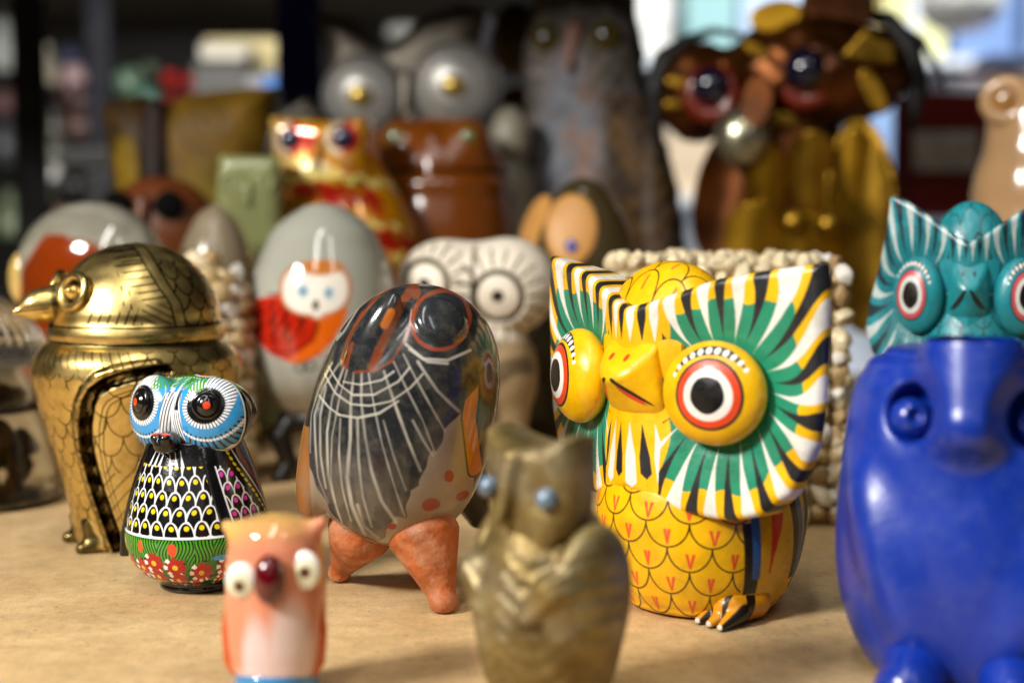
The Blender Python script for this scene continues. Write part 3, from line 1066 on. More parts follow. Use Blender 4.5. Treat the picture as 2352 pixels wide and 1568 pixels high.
    for sg in (1, -1):
        a = math.radians(30) * sg
        n = np.array([math.sin(a), -math.cos(a), 0.12]); n /= np.linalg.norm(n)
        c = np.array([sg * (EX + 6), -85, EZ + 2])

        def f_eye(P, c=c, n=n):
            q = P - c; h = q @ n; r = np.sqrt(np.maximum((q * q).sum(1) - h * h, 0))
            d = smax(r - 34, np.abs(h) - 7, 8)
            d = smin(d, np.sqrt(r * r + ((h - 3) * 1.6) ** 2) - 22, 4)
            return d

        def p_eye(V, c=c, n=n):
            q = V - c; h = q @ n; r = np.sqrt(np.maximum((q * q).sum(1) - h * h, 0))
            C = paint_base(len(V), '#0a0a0c')
            return over(C, soft(r - 8.5, 1.6) * (h > 0), '#e8481c')
        sdf('eye', f_eye, c - 52, c + 52, 52, lac, root, S, 1, p_eye)

    def f_beak(P):
        Q = P.copy(); Q[:, 0] = np.abs(Q[:, 0])
        d = ell(Q, (0, -112, 352), (27, 42, 26))
        return smin(d, ell(Q, (11, -138, 366), (14, 14, 12)), 8)

    def p_beak(V):
        C = paint_base(len(V), '#0a0a0c')
        q = np.sqrt(((np.abs(V[:, 0]) - 12) / 1.0) ** 2 + ((V[:, 1] + 136) / 1.3) ** 2 + ((V[:, 2] - 376) / 1.1) ** 2)
        return over(C, soft(q - 9.5, 2), '#e8481c')
    sdf('beak', f_beak, (-40, -165, 315), (40, -60, 395), 48, lac, root, S, 1, p_beak)


mini_owl()
# ------------------------------------------------------------------ burnished clay owl on tripod feet
def plane_px(p0, S, px, py, yl):
    """local (x, z) in units of S at local depth yl for a thing standing at p0, from a place in the picture"""
    q = at_depth(px, py, p0[1] + yl * S)
    return (q[0] - p0[0]) / S, q[2] / S


def clay_owl():
    S = 0.0001525
    p0 = ground(905, 1368)
    root = thing('clay_owl', p0, 0, 'burnished dark clay owl with fine white feather lines, spotted beige belly and orange tripod feet', 'owl figurine')
    glaze = material('burnished_clay', paint=True, rough=0.2, var=0.16, var_scale=50, coat=0.28, coat_rough=0.08, bump=0.06, bump_scale=160,
                     dirt='#7a7468', dirt_amt=0.35, dirt_scale=150, rough_var=0.06)
    terra = material('terracotta', '#a3562a', rough=0.55, var=0.35, var_scale=120, bump=0.6, bump_scale=420, dirt='#c9a17e', dirt_amt=0.5, dirt_scale=100, spec=0.35)

    def Z(zx, zy, yl=-150):                        # measured on an enlarged view of the photograph
        return plane_px(p0, S, (700 + zx / 1.668) * 0.91875, (660 + zy / 1.668) * 0.91875, yl)

    def f_base(P):
        d = ell(P, (4, 0, 352), (206, 196, 232))
        return smin(d, ell(P, (58, -6, 536), (180, 178, 176)), 110)
    bx, bz = Z(390, 290, -150)
    ex, ez = Z(668, 236, -150)

    def front_y(x, z):
        lo, hi = -260.0, 0.0
        for _ in range(40):
            m = (lo + hi) / 2
            if f_base(np.array([[x, m, z]]))[0] > 0: lo = m
            else: hi = m
        return hi
    by = front_y(bx, bz); ey = front_y(ex, ez)

    def f_body(P):
        d = f_base(P)
        d = smin(d, ell(rot(P, (bx, by + 8, bz), -12, 28, -25), (0, 0, 0), (40, 30, 100)), 24)
        d = smin(d, ell(rot(P, (ex, ey + 10, ez), -35, 0, 30), (0, 0, 0), (56, 20, 56)), 12)
        # folded wings on the flanks and the small tail behind
        d = smin(d, ell(rot(P, (186, -10, 420), 0, 8, 0), (0, 0, 0), (42, 70, 150)), 22)
        d = smin(d, ell(rot(P, (-168, -10, 300), 0, 10, 0), (0, 0, 0), (46, 70, 130)), 22)
        d = smin(d, cap(P, (120, 150, 330), (190, 230, 140), 90, 34), 60)
        return d
    rays = [[(240, 420), (170, 520), (130, 640), (150, 900), (190, 1010)], [(265, 430), (215, 560), (195, 700), (200, 880), (245, 1100)],
            [(280, 440), (248, 560), (218, 720), (212, 900), (225, 1000)], [(310, 450), (300, 560), (300, 720), (285, 880), (300, 1000), (345, 1150)],
            [(345, 450), (345, 560), (362, 700), (390, 850), (430, 980), (485, 1075)], [(375, 450), (400, 580), (430, 720), (480, 900), (522, 1050)],
            [(440, 440), (490, 580), (540, 720), (590, 850)], [(480, 400), (540, 520), (600, 640), (650, 780)], [(520, 370), (600, 520), (690, 690)],
            [(580, 400), (660, 520), (745, 610)], [(205, 420), (150, 520), (112, 640), (112, 800)], [(325, 1000), (345, 1100), (400, 1160)],
            [(330, 640), (335, 800), (350, 960), (380, 1100)], [(440, 640), (480, 780), (530, 930)], [(180, 520), (160, 640), (165, 800), (185, 940)], [(560, 640), (600, 720), (640, 790)], [(255, 640), (250, 780), (262, 930), (290, 1080)]]
    arcs = [[(170, 470), (230, 540), (300, 578), (380, 580), (470, 560), (550, 505), (600, 450)], [(190, 440), (250, 505), (310, 540), (400, 535), (500, 480), (545, 425)],
            [(245, 625), (330, 632), (420, 610), (500, 560)], [(265, 490), (340, 497), (430, 475), (480, 440)], [(150, 560), (200, 600), (250, 625)]]
    bib = [(60, 300), (200, 60), (520, 20), (800, 120), (880, 420), (810, 520), (760, 600), (690, 690), (650, 790), (640, 770), (600, 850), (585, 915),
           (545, 930), (525, 1050), (480, 1040), (430, 1150), (390, 1180), (330, 1165), (240, 1110), (190, 1030), (120, 900), (60, 700)]
    tr = lambda L: np.array([Z(*q) for q in L])
    rays = [tr(r) for r in rays]; arcs = [tr(r) for r in arcs]; bib = tr(bib)
    upper = tr([(800, 500), (790, 640), (800, 860)])

    def p_body(V):
        x, y, z = V.T
        C = paint_base(len(V), '#8d7e6f')
        C = over(C, soft(fnoise(V, 0.03, 3) - 0.1, 0.6) * 0.35, '#a3968a')
        # toe-side slip: pale sweep above the legs
        sw = tr([(430, 1170), (520, 1120), (620, 1085), (740, 1095), (800, 1130)])
        C = over(C, soft(line2(x, z, sw) - 12, 14) * 0.6, '#b5a799')
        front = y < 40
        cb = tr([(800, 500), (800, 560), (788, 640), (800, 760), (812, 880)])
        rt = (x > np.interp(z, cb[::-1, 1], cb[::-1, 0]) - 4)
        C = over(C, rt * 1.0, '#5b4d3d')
        C = over(C, soft(line2(x, z, cb) - 13, 2) * 1.0, '#b8690f')
        C = over(C, soft(np.abs(line2(x, z, cb) - 16) - 2, 2) * (x > 150), '#3a2410')
        b = poly2(x, z, bib) + 3 * np.sin(z / 9)
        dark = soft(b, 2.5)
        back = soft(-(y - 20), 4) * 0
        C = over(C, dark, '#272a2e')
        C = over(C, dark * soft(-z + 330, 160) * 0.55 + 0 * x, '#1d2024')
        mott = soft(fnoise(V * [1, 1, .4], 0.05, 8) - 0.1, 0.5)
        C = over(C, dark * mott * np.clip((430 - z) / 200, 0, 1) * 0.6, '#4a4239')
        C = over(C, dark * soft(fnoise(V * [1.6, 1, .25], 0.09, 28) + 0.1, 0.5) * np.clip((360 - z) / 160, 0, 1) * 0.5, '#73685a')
        for k, r in enumerate(rays):
            w = 1.7 + 0.8 * math.sin(k * 2.3)
            taper = w * (1 + 0.9 * np.clip((520 - z) / 300, 0, 1) * (k in (3, 4, 11)))
            d = line2(x, z, r) + 0.7 * fnoise(V, 0.1, k)
            C = over(C, soft(d - taper, 5.0) * (0.56 + 0.28 * fnoise(V, 0.045, 50 + k)) * front, '#c9c4b6')
        for r in arcs:
            C = over(C, soft(line2(x, z, r) - 2.2 + 0.8 * fnoise(V, 0.08, 5), 3) * 0.6 * front, '#c9c4b6')
        er, ew = np.hypot((x - ex) / 1.0, (z - ez) / 0.98), None
        C = over(C, soft(er - 66, 2) * front, '#262a2e')
        C = over(C, soft(np.abs(er - 61) - 4.2 + fnoise(V, .1, 4), 2.2) * front, '#8a3f24')
        for L in ([(530, 330), (600, 388), (700, 397), (792, 362)], [(545, 350), (620, 400), (700, 410)]):
            C = over(C, soft(line2(x, z, tr(L)) - 3, 3) * 0.6 * front, '#d3cec2')
        for L in ([(560, 95), (660, 100), (745, 135)], [(230, 300), (200, 330), (170, 390)], [(300, 200), (250, 290), (215, 330)]):
            C = over(C, soft(line2(x, z, tr(L)) - 2.2, 2.6) * 0.5, '#c9c4b6')
        br = '#7a3a1c'
        for L, w in (([(490, 75), (400, 130), (320, 230), (270, 340), (258, 425)], 5), ([(565, 120), (575, 160), (530, 300), (470, 400), (400, 438), (320, 445)], 3.2), ([(540, 95), (500, 180), (430, 330), (385, 430)], 9),
                     ([(300, 330), (275, 430)], 5), ([(545, 100), (560, 130)], 10)):
            C = over(C, soft(line2(x, z, tr(L)) - w + 2 * fnoise(V, 0.12, 6), 4) * 0.85 * front, br)
        a0 = tr([(465, 200), (440, 250)])
        C = over(C, soft(line2(x, z, a0) - 9, 4) * front, '#b8641a')
        for (zx, zy, w, h) in ((705, 885, 20, 28), (630, 1003, 38, 30), (757, 987, 26, 23), (465, 1096, 20, 16), (432, 1118, 8, 7)):
            u, v = Z(zx, zy); k = 0.551 / 1.06
            C = over(C, soft((np.hypot((x - u) / (w * k), (z - v) / (h * k)) - 1) * 12 + fnoise(V, .15, 2), 2) * front, '#8f2412')
        C = over(C, soft(x + 176, 4) * (z < 400), '#8a5a2c')
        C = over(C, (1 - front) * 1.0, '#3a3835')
        return C
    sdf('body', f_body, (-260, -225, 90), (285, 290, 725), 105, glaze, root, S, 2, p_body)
    fr = (ground(1018, 1402) - p0) / S; fl = (ground(782, 1334) - p0) / S

    def leg(a, b, ra, rb, foot):
        a = np.array(a, float); b = np.array(b, float)

        def f(P):
            d = cap(P, a, b, ra, rb)
            d = smin(d, ell(P, b + [foot[0], foot[1], -6], (rb + 3, rb + 8, rb)), 16)
            d = smax(d, -P[:, 2], 8)
            return d
        lo = np.minimum(a, b) - ra - 30; hi = np.maximum(a, b) + ra + 30
        lo[2] = -6
        return sdf('leg', f, lo, hi, 52, terra, root, S, 1)
    leg((76, -72, 150), (fr[0], fr[1], 28), 80, 27, (0, -8))
    leg((-76, 10, 150), (fl[0], fl[1], 26), 76, 22, (-4, -4))
    leg((30, 110, 190), (60, 165, 30), 80, 32, (0, 8))


clay_owl()
# ------------------------------------------------------------------ the other owls of the front row
def stand(px, py):
    """where a thing stands, the size of one picture pixel there, and picture height -> local z"""
    p = ground(px, py); S = p[1] / FPX
    return p, S, (lambda y: CAM_H / S - (y - 520) * 1.0)


def pink_owl():
    p0 = ground(637, 1597); S = 0.000119
    root = thing('glass_owl', p0, math.radians(-4), 'small pink and orange glass owl with white ringed eyes on a round blue foot', 'owl figurine')
    gl = material('pink_glass', paint=True, rough=0.08, coat=0.6, sss=0.35, var=0.05, coat_rough=0.03)
    blue = material('blue_glass', '#2a86c4', rough=0.08, coat=0.6, sss=0.2, var=0.05)
    red = material('ruby_glass', '#5a0410', rough=0.04, coat=0.8, var=0.03)
    eyem = material('eye_glass', paint=True, rough=0.06, coat=0.6, var=0.02)
    zz, rr = spl([50, 64, 100, 160, 220, 280, 330, 370, 400, 420, 428], [88, 100, 108, 113, 115, 113, 110, 100, 82, 45, 2])

    def f_body(P):
        d = lathe(P, zz, rr, (0, 0), 1.0, 0.9)
        for sg in (1, -1):
            d = smin(d, cap(P, (sg * 66, 0, 372), (sg * 108, -6, 402 + 6 * sg), 34, 13), 26)
        return d

    def p_body(V):
        x, y, z = V.T
        C = paint_base(len(V), '#d98a6a')
        C = over(C, soft(395 - z + 0.0 * x, 60) * soft(np.abs(x) - 88, 30), '#c9a05a')
        C = over(C, soft(np.hypot((x + 108) / 1.2, z - 396) - 34, 30), '#dca860')
        C = over(C, soft((np.hypot((x + 22) / 36, (z - 100) / 105) - 1) * 40, 22) * (y < 0), '#dcc4c0')
        C = over(C, soft((np.hypot((x - 50) / 46, (z - 125) / 120) - 1) * 40, 22) * (y < 0), '#dcc4c0')
        C = over(C, soft(z - 78, 30) * (y < 0) * soft(np.abs(x) - 76, 10), '#dcc4c0')
        return C
    sdf('body', f_body, (-135, -120, 40), (135, 120, 440), 60, gl, root, S, 1, p_body)
    zs, rs = spl([0, 4, 20, 50, 72, 78], [84, 92, 96, 96, 95, 90])
    revolve('base', zs, rs, blue, root, S)
    for sg, ex, ez, w, h, px, pz in ((-1, -54, 292, 37, 42, -3, -10), (1, 84, 312, 35, 45, 2, -2)):
        c = np.array([ex, -0.9 * math.sqrt(111 ** 2 - ex * ex) - 4, ez])

        def f(P, c=c, w=w, h=h): return ell(P, c, (w, 15, h))

        def pc(V, c=c, px=px, pz=pz):
            q = np.hypot(V[:, 0] - c[0] - px, V[:, 2] - c[2] - pz)
            C = paint_base(len(V), '#f0eee6')
            C = over(C, soft(q - 27, 8) * 0.6, '#dcd596')
            return over(C, soft(q - 13, 6), '#4a1c0c')
        sdf('eye', f, c - 55, c + 55, 40, eyem, root, S, 1, pc)

    def f_n(P): return ell(P, (12, -110, 300), (35, 36, 56))
    sdf('beak', f_n, (-40, -160, 235), (60, -60, 365), 40, red, root, S, 1)
    om = material('orange_glass', '#c05018', rough=0.1, coat=0.5, sss=0.2, var=0.05)
    for sg in (1, -1):
        def f_w(P, sg=sg): return chain(P, [(sg * 104, -18, 240), (sg * 108, -20, 160), (sg * 104, -24, 90), (sg * 92, -34, 66)], [8, 14, 13, 8])
        sdf('wing', f_w, (-145, -70, 30) if sg < 0 else (70, -70, 30), (-70, 30, 270) if sg < 0 else (145, 30, 270), 48, om, root, S, 1)


pink_owl()


def brass_owl():
    S = 0.0001145
    p0 = ground(1262, 1638)
    root = thing('brass_owl', p0, 0, 'small dull brass owl with pointed ears and pale blue glass eyes', 'owl figurine')
    m = material('aged_brass', paint=True, rough=0.48, metal=0.6, var=0.22, var_scale=120, bump=0.5, bump_scale=420,
                 dirt='#3a2c12', dirt_amt=0.6, dirt_scale=70)
    glass = material('blue_eye_glass', '#64798c', rough=0.05, coat=1.0, var=0.35, var_scale=130)
    ph = math.radians(-50)
    c, s = math.cos(ph), math.sin(ph)
    out = [(0, 628), (64, 642), (128, 664), (144, 660), (146, 600), (140, 520), (126, 440), (95, 395), (40, 375)]
    out = out + [(-x, z) for x, z in out[::-1][:-1]]

    def turn(P): return np.stack([c * P[:, 0] + s * P[:, 1], -s * P[:, 0] + c * P[:, 1], P[:, 2]], 1)

    def f_head(P):
        Q = turn(P + [18, 0, 0])
        d = smax(poly2(Q[:, 0], Q[:, 2], out), np.abs(Q[:, 1] + 6) - 92 + 0.25 * np.abs(Q[:, 0]), 50)
        d = smax(d, -ell(np.stack([np.abs(Q[:, 0]), Q[:, 1], Q[:, 2]], 1), (98, -106, 525), (52, 36, 56)), 18)
        d = smin(d, cap(Q, (0, -86, 600), (0, -122, 470), 26, 13), 26)
        return d

    def f_body(P):
        Q = turn(P)
        d = ell(P, (0, 10, 235), (172, 150, 290))
        for sg in (1, -1):
            q = rot(Q, (sg * 128, 0, 280), 0, sg * 8, 0)
            d = smin(d, ell(q, (0, 0, 0), (62, 120, 190)), 22)
            d = smin(d, cap(Q, (sg * 84, -132, 270), (sg * 128, -110, 330), 26, 40), 30)
            d = smin(d, cap(Q, (sg * 55, -120, 20), (sg * 55, -60, 30), 34, 40), 20)
        fe = np.sin(Q[:, 2] / 7 + 6 * np.sin(np.abs(Q[:, 0]) / 42)) * 1.5 * np.clip((430 - Q[:, 2]) / 60, 0, 1)
        d = smax(d, -P[:, 2], 6)
        return d + fe * (Q[:, 1] < 60)

    def p_m(V):
        C = paint_base(len(V), '#8f7f50')
        C = over(C, soft(fnoise(V, 0.022, 3), 0.8) * 0.5, '#6f5320')
        C = over(C, soft(-fnoise(V, 0.03, 9) + 0.2, 0.6) * 0.45, '#a59a80')
        return C
    sdf('body', f_body, (-230, -215, -6), (230, 190, 540), 72, m, root, S, 1, p_m)
    sdf('head', f_head, (-200, -200, 350), (200, 170, 700), 72, m, root, S, 1, p_m)
    for sg in (1, -1):
        q = np.array([sg * 100, -74, 524]); w = np.array([c * q[0] - s * q[1] - 18, s * q[0] + c * q[1], q[2]])

        def f_e(P, w=w): return ell(P, w, (26, 26, 26))
        sdf('eye', f_e, w - 42, w + 42, 32, glass, root, S, 1)


brass_owl()


def blue_owl():
    S = 0.0001247
    p0 = ground(2236, 1546)
    root = thing('blue_owl', p0, math.radians(-24), 'cobalt blue glossy owl with hollowed eye sockets at the front of the shelf', 'owl figurine')
    m = material('cobalt_glaze', '#08309a', rough=0.34, var=0.12, var_scale=40, coat=0.4, coat_rough=0.25, bump=0.2, bump_scale=260,
                 dirt='#4a5c8c', dirt_amt=0.22, dirt_scale=260, rough_var=0.12)
    zz, rr = spl([0, 20, 60, 140, 260, 400, 520, 620, 690, 735, 758, 766], [216, 238, 264, 296, 316, 313, 302, 288, 264, 220, 140, 2])

    def f(P):
        Q = P.copy(); Q[:, 0] = np.abs(Q[:, 0])
        d = lathe(P, zz, rr, (0, 0), 1.0, 0.86)
        d = smin(d, cap(Q, (0, -186, 730), (0, -252, 612), 112, 74), 50)         # brow ridge running into the beak
        d = smax(d, -ell(Q, (196, -318, 640), (146, 128, 146)), 20)             # wide eye hollows
        d = smax(d, -ell(Q, (120, -196, 622), (58, 66, 66)), 12)                # sockets
        d = smax(d, -ell(Q, (0, -334, 468), (96, 68, 104)), 10)                  # hollow under the beak
        d = smin(d, ell(rot(Q, (150, -170, 300), 0, 22, 24), (0, 0, 0), (60, 88, 210)), 60)   # folded wing edge
        return smax(d, -P[:, 2], 8)
    sdf('body', f, (-345, -345, -8), (345, 300, 790), 92, m, root, S, 1)
    for sg in (1, -1):
        e = np.array([sg * 132, -158, 606.0])

        def f_e(P, e=e):
            q = P - e
            d = ell(P, e, (46, 44, 46))
            return smax(d, -ell(P, e + [sg * -18, -40, 10], (16, 22, 17)), 8)
        sdf('eye', f_e, e - 75, e + 75, 40, m, root, S, 1)

        def f_f(P, sg=sg):
            d = cap(P, (sg * 100, -180, 62), (sg * 106, -300, 44), 78, 62)
            for k in (-1, 0, 1):
                d = smin(d, cap(P, (sg * 106 + k * 36, -290, 40), (sg * 106 + k * 46, -372, 22), 34, 24), 16)
            return smax(d, -P[:, 2] + 0.5, 10)
        sdf('foot', f_f, (sg * 104 - 130, -415, -6), (sg * 104 + 130, -80, 160), 48, m, root, S, 1)


blue_owl()
# ------------------------------------------------------------------ the middle row
def painted_egg():
    p0, S, zy = stand(748, 1092)
    root = thing('painted_egg', p0, 0, 'grey stone egg painted with a red and white owl on a black wooden stand', 'egg')
    m = material('polished_stone', paint=True, rough=0.12, var=0.07, var_scale=24, coat=0.5, coat_rough=0.06)
    blk = material('black_wood', '#120d0a', rough=0.4)
    zb, zt = zy(975), zy(466)
    zz, rr = spl([zb, zb + 4, zb + 25, zb + 70, zb + 140, zb + 230, zb + 320, zb + 400, zb + 460, zt - 18, zt - 4, zt],
                 [2, 40, 88, 130, 160, 172, 164, 138, 102, 58, 26, 1])

    def pc(V):
        x, y, z = V.T
        g = lambda px, py: plane_px(p0, S, px, py, -150)
        C = paint_base(len(V), '#9c9c90')
        C = over(C, soft(fnoise(V, 0.02, 2), 0.9) * 0.3, '#b0ae9e')
        C = over(C, soft(z - zy(880), 70), '#85765c')
        f = y < 0
        o = np.array([g(*q) for q in ((572, 690), (650, 675), (790, 720), (770, 780), (735, 815), (680, 835), (620, 815), (560, 770), (545, 720))])
        C = over(C, soft(poly2(x, z, o), 4) * f, '#b8200c')
        o2 = np.array([g(*q) for q in ((735, 720), (800, 705), (790, 745), (750, 800), (690, 836), (660, 830), (725, 780))])
        C = over(C, soft(poly2(x, z, o2), 4) * f, '#d8600f')
        c = g(635, 742)
        C = over(C, soft(np.abs(np.hypot((x - c[0]) / 1.45, z - c[1]) - 64) - 2, 3) * f * (x > c[0] - 20), '#3a0d08')
        C = over(C, soft(0.05 - fnoise(V, 0.25, 7), 0.3) * soft(np.hypot((x - c[0]) / 1.5, z - c[1]) - 48, 14) * f * 0.8, '#2a0806')
        c = g(726, 664)
        h = (((np.abs(x - c[0] + 2) / 74) ** 2.4 + (np.abs(z - c[1]) / 56) ** 2.4) ** (1 / 2.4) - 1) * 60
        h = np.minimum(h, line2(x, z, np.array([g(735, 690), g(732, 716)])) - 14)
        C = over(C, soft(h - 4, 4) * f, '#b06428')
        C = over(C, soft(h + 2, 5) * f, '#e6dfd2')
        c2 = g(738, 614)
        C = over(C, soft((np.hypot((x - c2[0]) / 46, (z - c2[1]) / 17) - 1) * 12, 5) * f, '#b8702c')
        for q, rw in ((g(698, 668), 12), (g(757, 672), 10)):
            C = over(C, soft((np.hypot((x - q[0]) / rw, (z - q[1]) / 14) - 1) * 10, 5) * f, '#8fb0c4')
            C = over(C, soft(np.hypot(x - q[0], z - q[1]) - 5, 4) * f, '#3a5c78')
        q = g(728, 700)
        C = over(C, soft((np.hypot((x - q[0]) / 7, (z - q[1]) / 12) - 1) * 8, 4) * f, '#4a3826')
        for a in (g(690, 842), g(715, 838)):
            C = over(C, soft(np.abs(np.hypot(x - a[0], z - a[1]) - 11) - 2, 3) * f, '#2c2418')
        return C
    zs = np.linspace(0, 1, 150)
    V_z = np.interp(zs, np.linspace(0, 1, len(zz)), zz); V_r = np.interp(V_z, zz, rr)
    revolve('egg', V_z, V_r, m, root, S, 220, paint=pc)

    def f_st(P):
        d = None
        zc = zb + 22
        r = np.hypot(P[:, 0], P[:, 1])
        d = np.hypot(r - 92, (P[:, 2] - zc) * 0.8) - 15
        for k in range(3):
            a = math.radians(-142 + 120 * k)
            x, y = math.cos(a), math.sin(a)
            d = smin(d, chain(P, [(92 * x, 92 * y, zc), (118 * x, 118 * y, zc - 40), (96 * x, 96 * y, 40), (116 * x, 116 * y, 10)], [18, 24, 20, 22]), 14)
        return smax(d, -P[:, 2], 4)
    sdf('stand', f_st, (-150, -150, -5), (150, 150, zb + 60), 64, blk, root, S, 1)


painted_egg()


def stone_owl():
    p0, S, zy = stand(1095, 1075)
    root = thing('stone_owl', p0, math.radians(-6), 'white carved stone owl with sunray grooves round large drilled eyes', 'owl figurine')
    m = material('white_stone', paint=True, rough=0.5, var=0.08, var_scale=70, bump=0.15, bump_scale=300, dirt='#a08c66', dirt_amt=0.3, dirt_scale=60)
    ez = zy(672)
    EXs = [(-104, zy(650)), (62, zy(676))]

    def f(P):
        d = None
        Q = P
        a = ell(Q, (72, 0, zy(655)), (116, 108, 110)); b = ell(Q, (-68, 0, zy(655)), (116, 108, 106))
        d = smin(a, b, 50)
        d = smin(d, smax(ell(Q, (10, 10, zy(860)), (132, 112, 150)), -Q[:, 2] + zy(1010), 10), 20)
        d = smin(d, cap(Q, (-60, -20, 30), (-60, -10, zy(960)), 52, 50), 30)
        d = smin(d, cap(Q, (70, -20, 30), (70, -10, zy(960)), 52, 50), 30)
        d = smax(d, -(np.hypot(Q[:, 0] - 4, (Q[:, 1] + 112) * 0.5) - 7), 6)
        for (ex, e_z) in EXs:
            x = Q[:, 0] - ex; z = Q[:, 2] - e_z
            r = np.hypot(x, z); t = np.arctan2(z, x)
            fr = Q[:, 1] < -20
            d = np.where(fr, np.maximum(d, -(np.abs(r - 54) - 7 + 0 * t)) * 0 + smax(d, -(np.maximum(np.abs(r - 54) - 7, d * -1 - 9)), 4), d)
            n = 18
            k = np.round(t / (2 * np.pi / n)) * (2 * np.pi / n)
            w = np.abs(r * np.sin(t - k))
            d = np.where(fr, smax(d, -np.maximum(np.maximum(w - 2.6, np.abs(r - 88) - 20), -d - 6), 3), d)
            d = np.where(fr, smax(d, -np.maximum(r - 13, -d - 16), 4), d)
        return smax(d, -P[:, 2], 4)

    def pc(V):
        x, y, z = V.T
        C = paint_base(len(V), '#e0d6c4')
        C = over(C, soft(z - zy(775), 20), '#a8906c')
        C = over(C, soft(0.25 - fnoise(V, 0.05, 3), 0.3) * (z < zy(770)) * 0.8, '#4a3a26')
        for (ex, e_z) in EXs:
            r = np.hypot(x - ex, z - e_z); t = np.arctan2(z - e_z, x - ex)
            C = over(C, soft(np.abs(r - 54) - 6, 3) * (y < -20), '#4a3f2a')
            C = over(C, soft(r - 14, 3) * (y < -20), '#120e0a')
            k = np.round(t / (2 * np.pi / 18)) * (2 * np.pi / 18)
            C = over(C, soft(np.abs(r * np.sin(t - k)) - 2, 2) * (np.abs(r - 88) < 21) * (y < -20), '#5a5040')
        C = over(C, soft(np.abs(x - 4) - 5, 3) * (y < -40) * (z > zy(770)), '#6a5f48')
        return C
    sdf('body', f, (-205, -130, -6), (215, 140, zy(530)), 110, m, root, S, 1, pc)


stone_owl()


def pebble_mesh(name, mat, seed, rx, ry, rz_):
    r = np.random.RandomState(seed)
    bm = bmesh.new(); bmesh.ops.create_icosphere(bm, subdivisions=3, radius=1.0)
    for v in bm.verts:
        p = np.array(v.co); n = 1 + 0.10 * math.sin(3 * p[0] + seed) + 0.08 * math.sin(4 * p[1] * 1.3 + seed * 2) + 0.05 * math.sin(7 * p[2] + seed)
        rib = 1 + 0.05 * math.sin(14 * math.atan2(p[1], p[0])) * (seed % 2)
        v.co = (p[0] * rx * n * rib, p[1] * ry * n * rib, p[2] * rz_ * n)
    me = bpy.data.meshes.new(name); bm.to_mesh(me); bm.free()
    me.polygons.foreach_set('use_smooth', np.full(len(me.polygons), True, bool))
    me.materials.append(mat)
    return me


SHELL_MATS = [material('shell_%s' % n, c, rough=0.4, var=0.18, var_scale=160, dirt='#8a6a3e', dirt_amt=0.5, dirt_scale=110, bump=0.2, bump_scale=500, coat=0.15)
              for n, c in (('cream', '#d9c9a4'), ('white', '#dcd6cc'), ('tan', '#c2a878'), ('brown', '#a08458'))]
SHELLS = [pebble_mesh('shell', SHELL_MATS[k % 4], k, 1.0, 0.62, 0.7) for k in range(8)]


def put_shells(root, items, cap_n=96):
    """items: (position, size, rotation) sorted by how well they show; first cap_n become parts, the rest one covering"""
    rng = random.Random(4)
    for k, (p, sz, e) in enumerate(items[:cap_n]):
        o = bpy.data.objects.new('shell', SHELLS[rng.randrange(8)])
        o.location = p; o.scale = (sz, sz, sz); o.rotation_euler = e
        link(o, root)
    rest = items[cap_n:]
    if rest:
        from mathutils import Euler
        Vs, Fs, n = [], [], 0
        src = SHELLS[0]
        co = np.array([v.co for v in src.vertices]); fa = np.array([list(p.vertices) for p in src.polygons])
        for p, sz, e in rest:
            M = np.array(Euler(e).to_matrix())
            Vs.append((co * sz) @ M.T + np.array(p)); Fs.append(fa + n); n += len(co)
        o = mesh_obj('shell_covering', np.concatenate(Vs), np.concatenate(Fs), SHELL_MATS[0], root, True)
        o['kind'] = 'stuff'


def shell_box():
    a = ground(1898, 1210)
    rz = math.radians(4)
    w, dpt = 0.092, 0.06
    D = a[1]
    h = CAM_H - (612 - 520) * D / FPX
    loc = (a[0] + 0.002 - w / 2, a[1] + dpt / 2, 0)
    root = thing('shell_box', loc, rz, 'upright box crusted with small cream shells behind the yellow owl', 'shell box')
    core = material('shell_glue', '#8a7048', rough=0.7, bump=0.4)
    bevel_box('core', (-w / 2, -dpt / 2, 0), (w / 2, dpt / 2, h), core, root, 0.003)
    rng = random.Random(11)
    it = []
    z = 0.005
    while z < h + 0.004:
        x = -w / 2
        while x < w / 2 + 0.003:
            sz = rng.uniform(0.0042, 0.0062)
            it.append(((x + rng.uniform(-.001, .001), -dpt / 2 - 0.001, z + rng.uniform(-.0015, .0015)), sz, (rng.uniform(0, 6), rng.uniform(0, 6), rng.uniform(0, 6))))
            x += 0.0085
        y = -dpt / 2
        while y < dpt / 2:
            it.append(((w / 2 + 0.001, y, z + rng.uniform(-.0015, .0015)), rng.uniform(0.0042, 0.0062), (rng.uniform(0, 6), rng.uniform(0, 6), rng.uniform(0, 6))))
            y += 0.009
        z += 0.0085
    for k in range(90):
        it.append(((rng.uniform(-w / 2, w / 2), rng.uniform(-dpt / 2, dpt / 2), h + 0.001), rng.uniform(0.004, 0.006), (rng.uniform(0, 6), rng.uniform(0, 6), rng.uniform(0, 6))))
    it.sort(key=lambda q: -(q[0][0] > w / 2 - 0.012) * 2 - (q[0][2] > h - 0.012) * (q[0][1] < 0) * 1.5)
    put_shells(root, it)


shell_box()


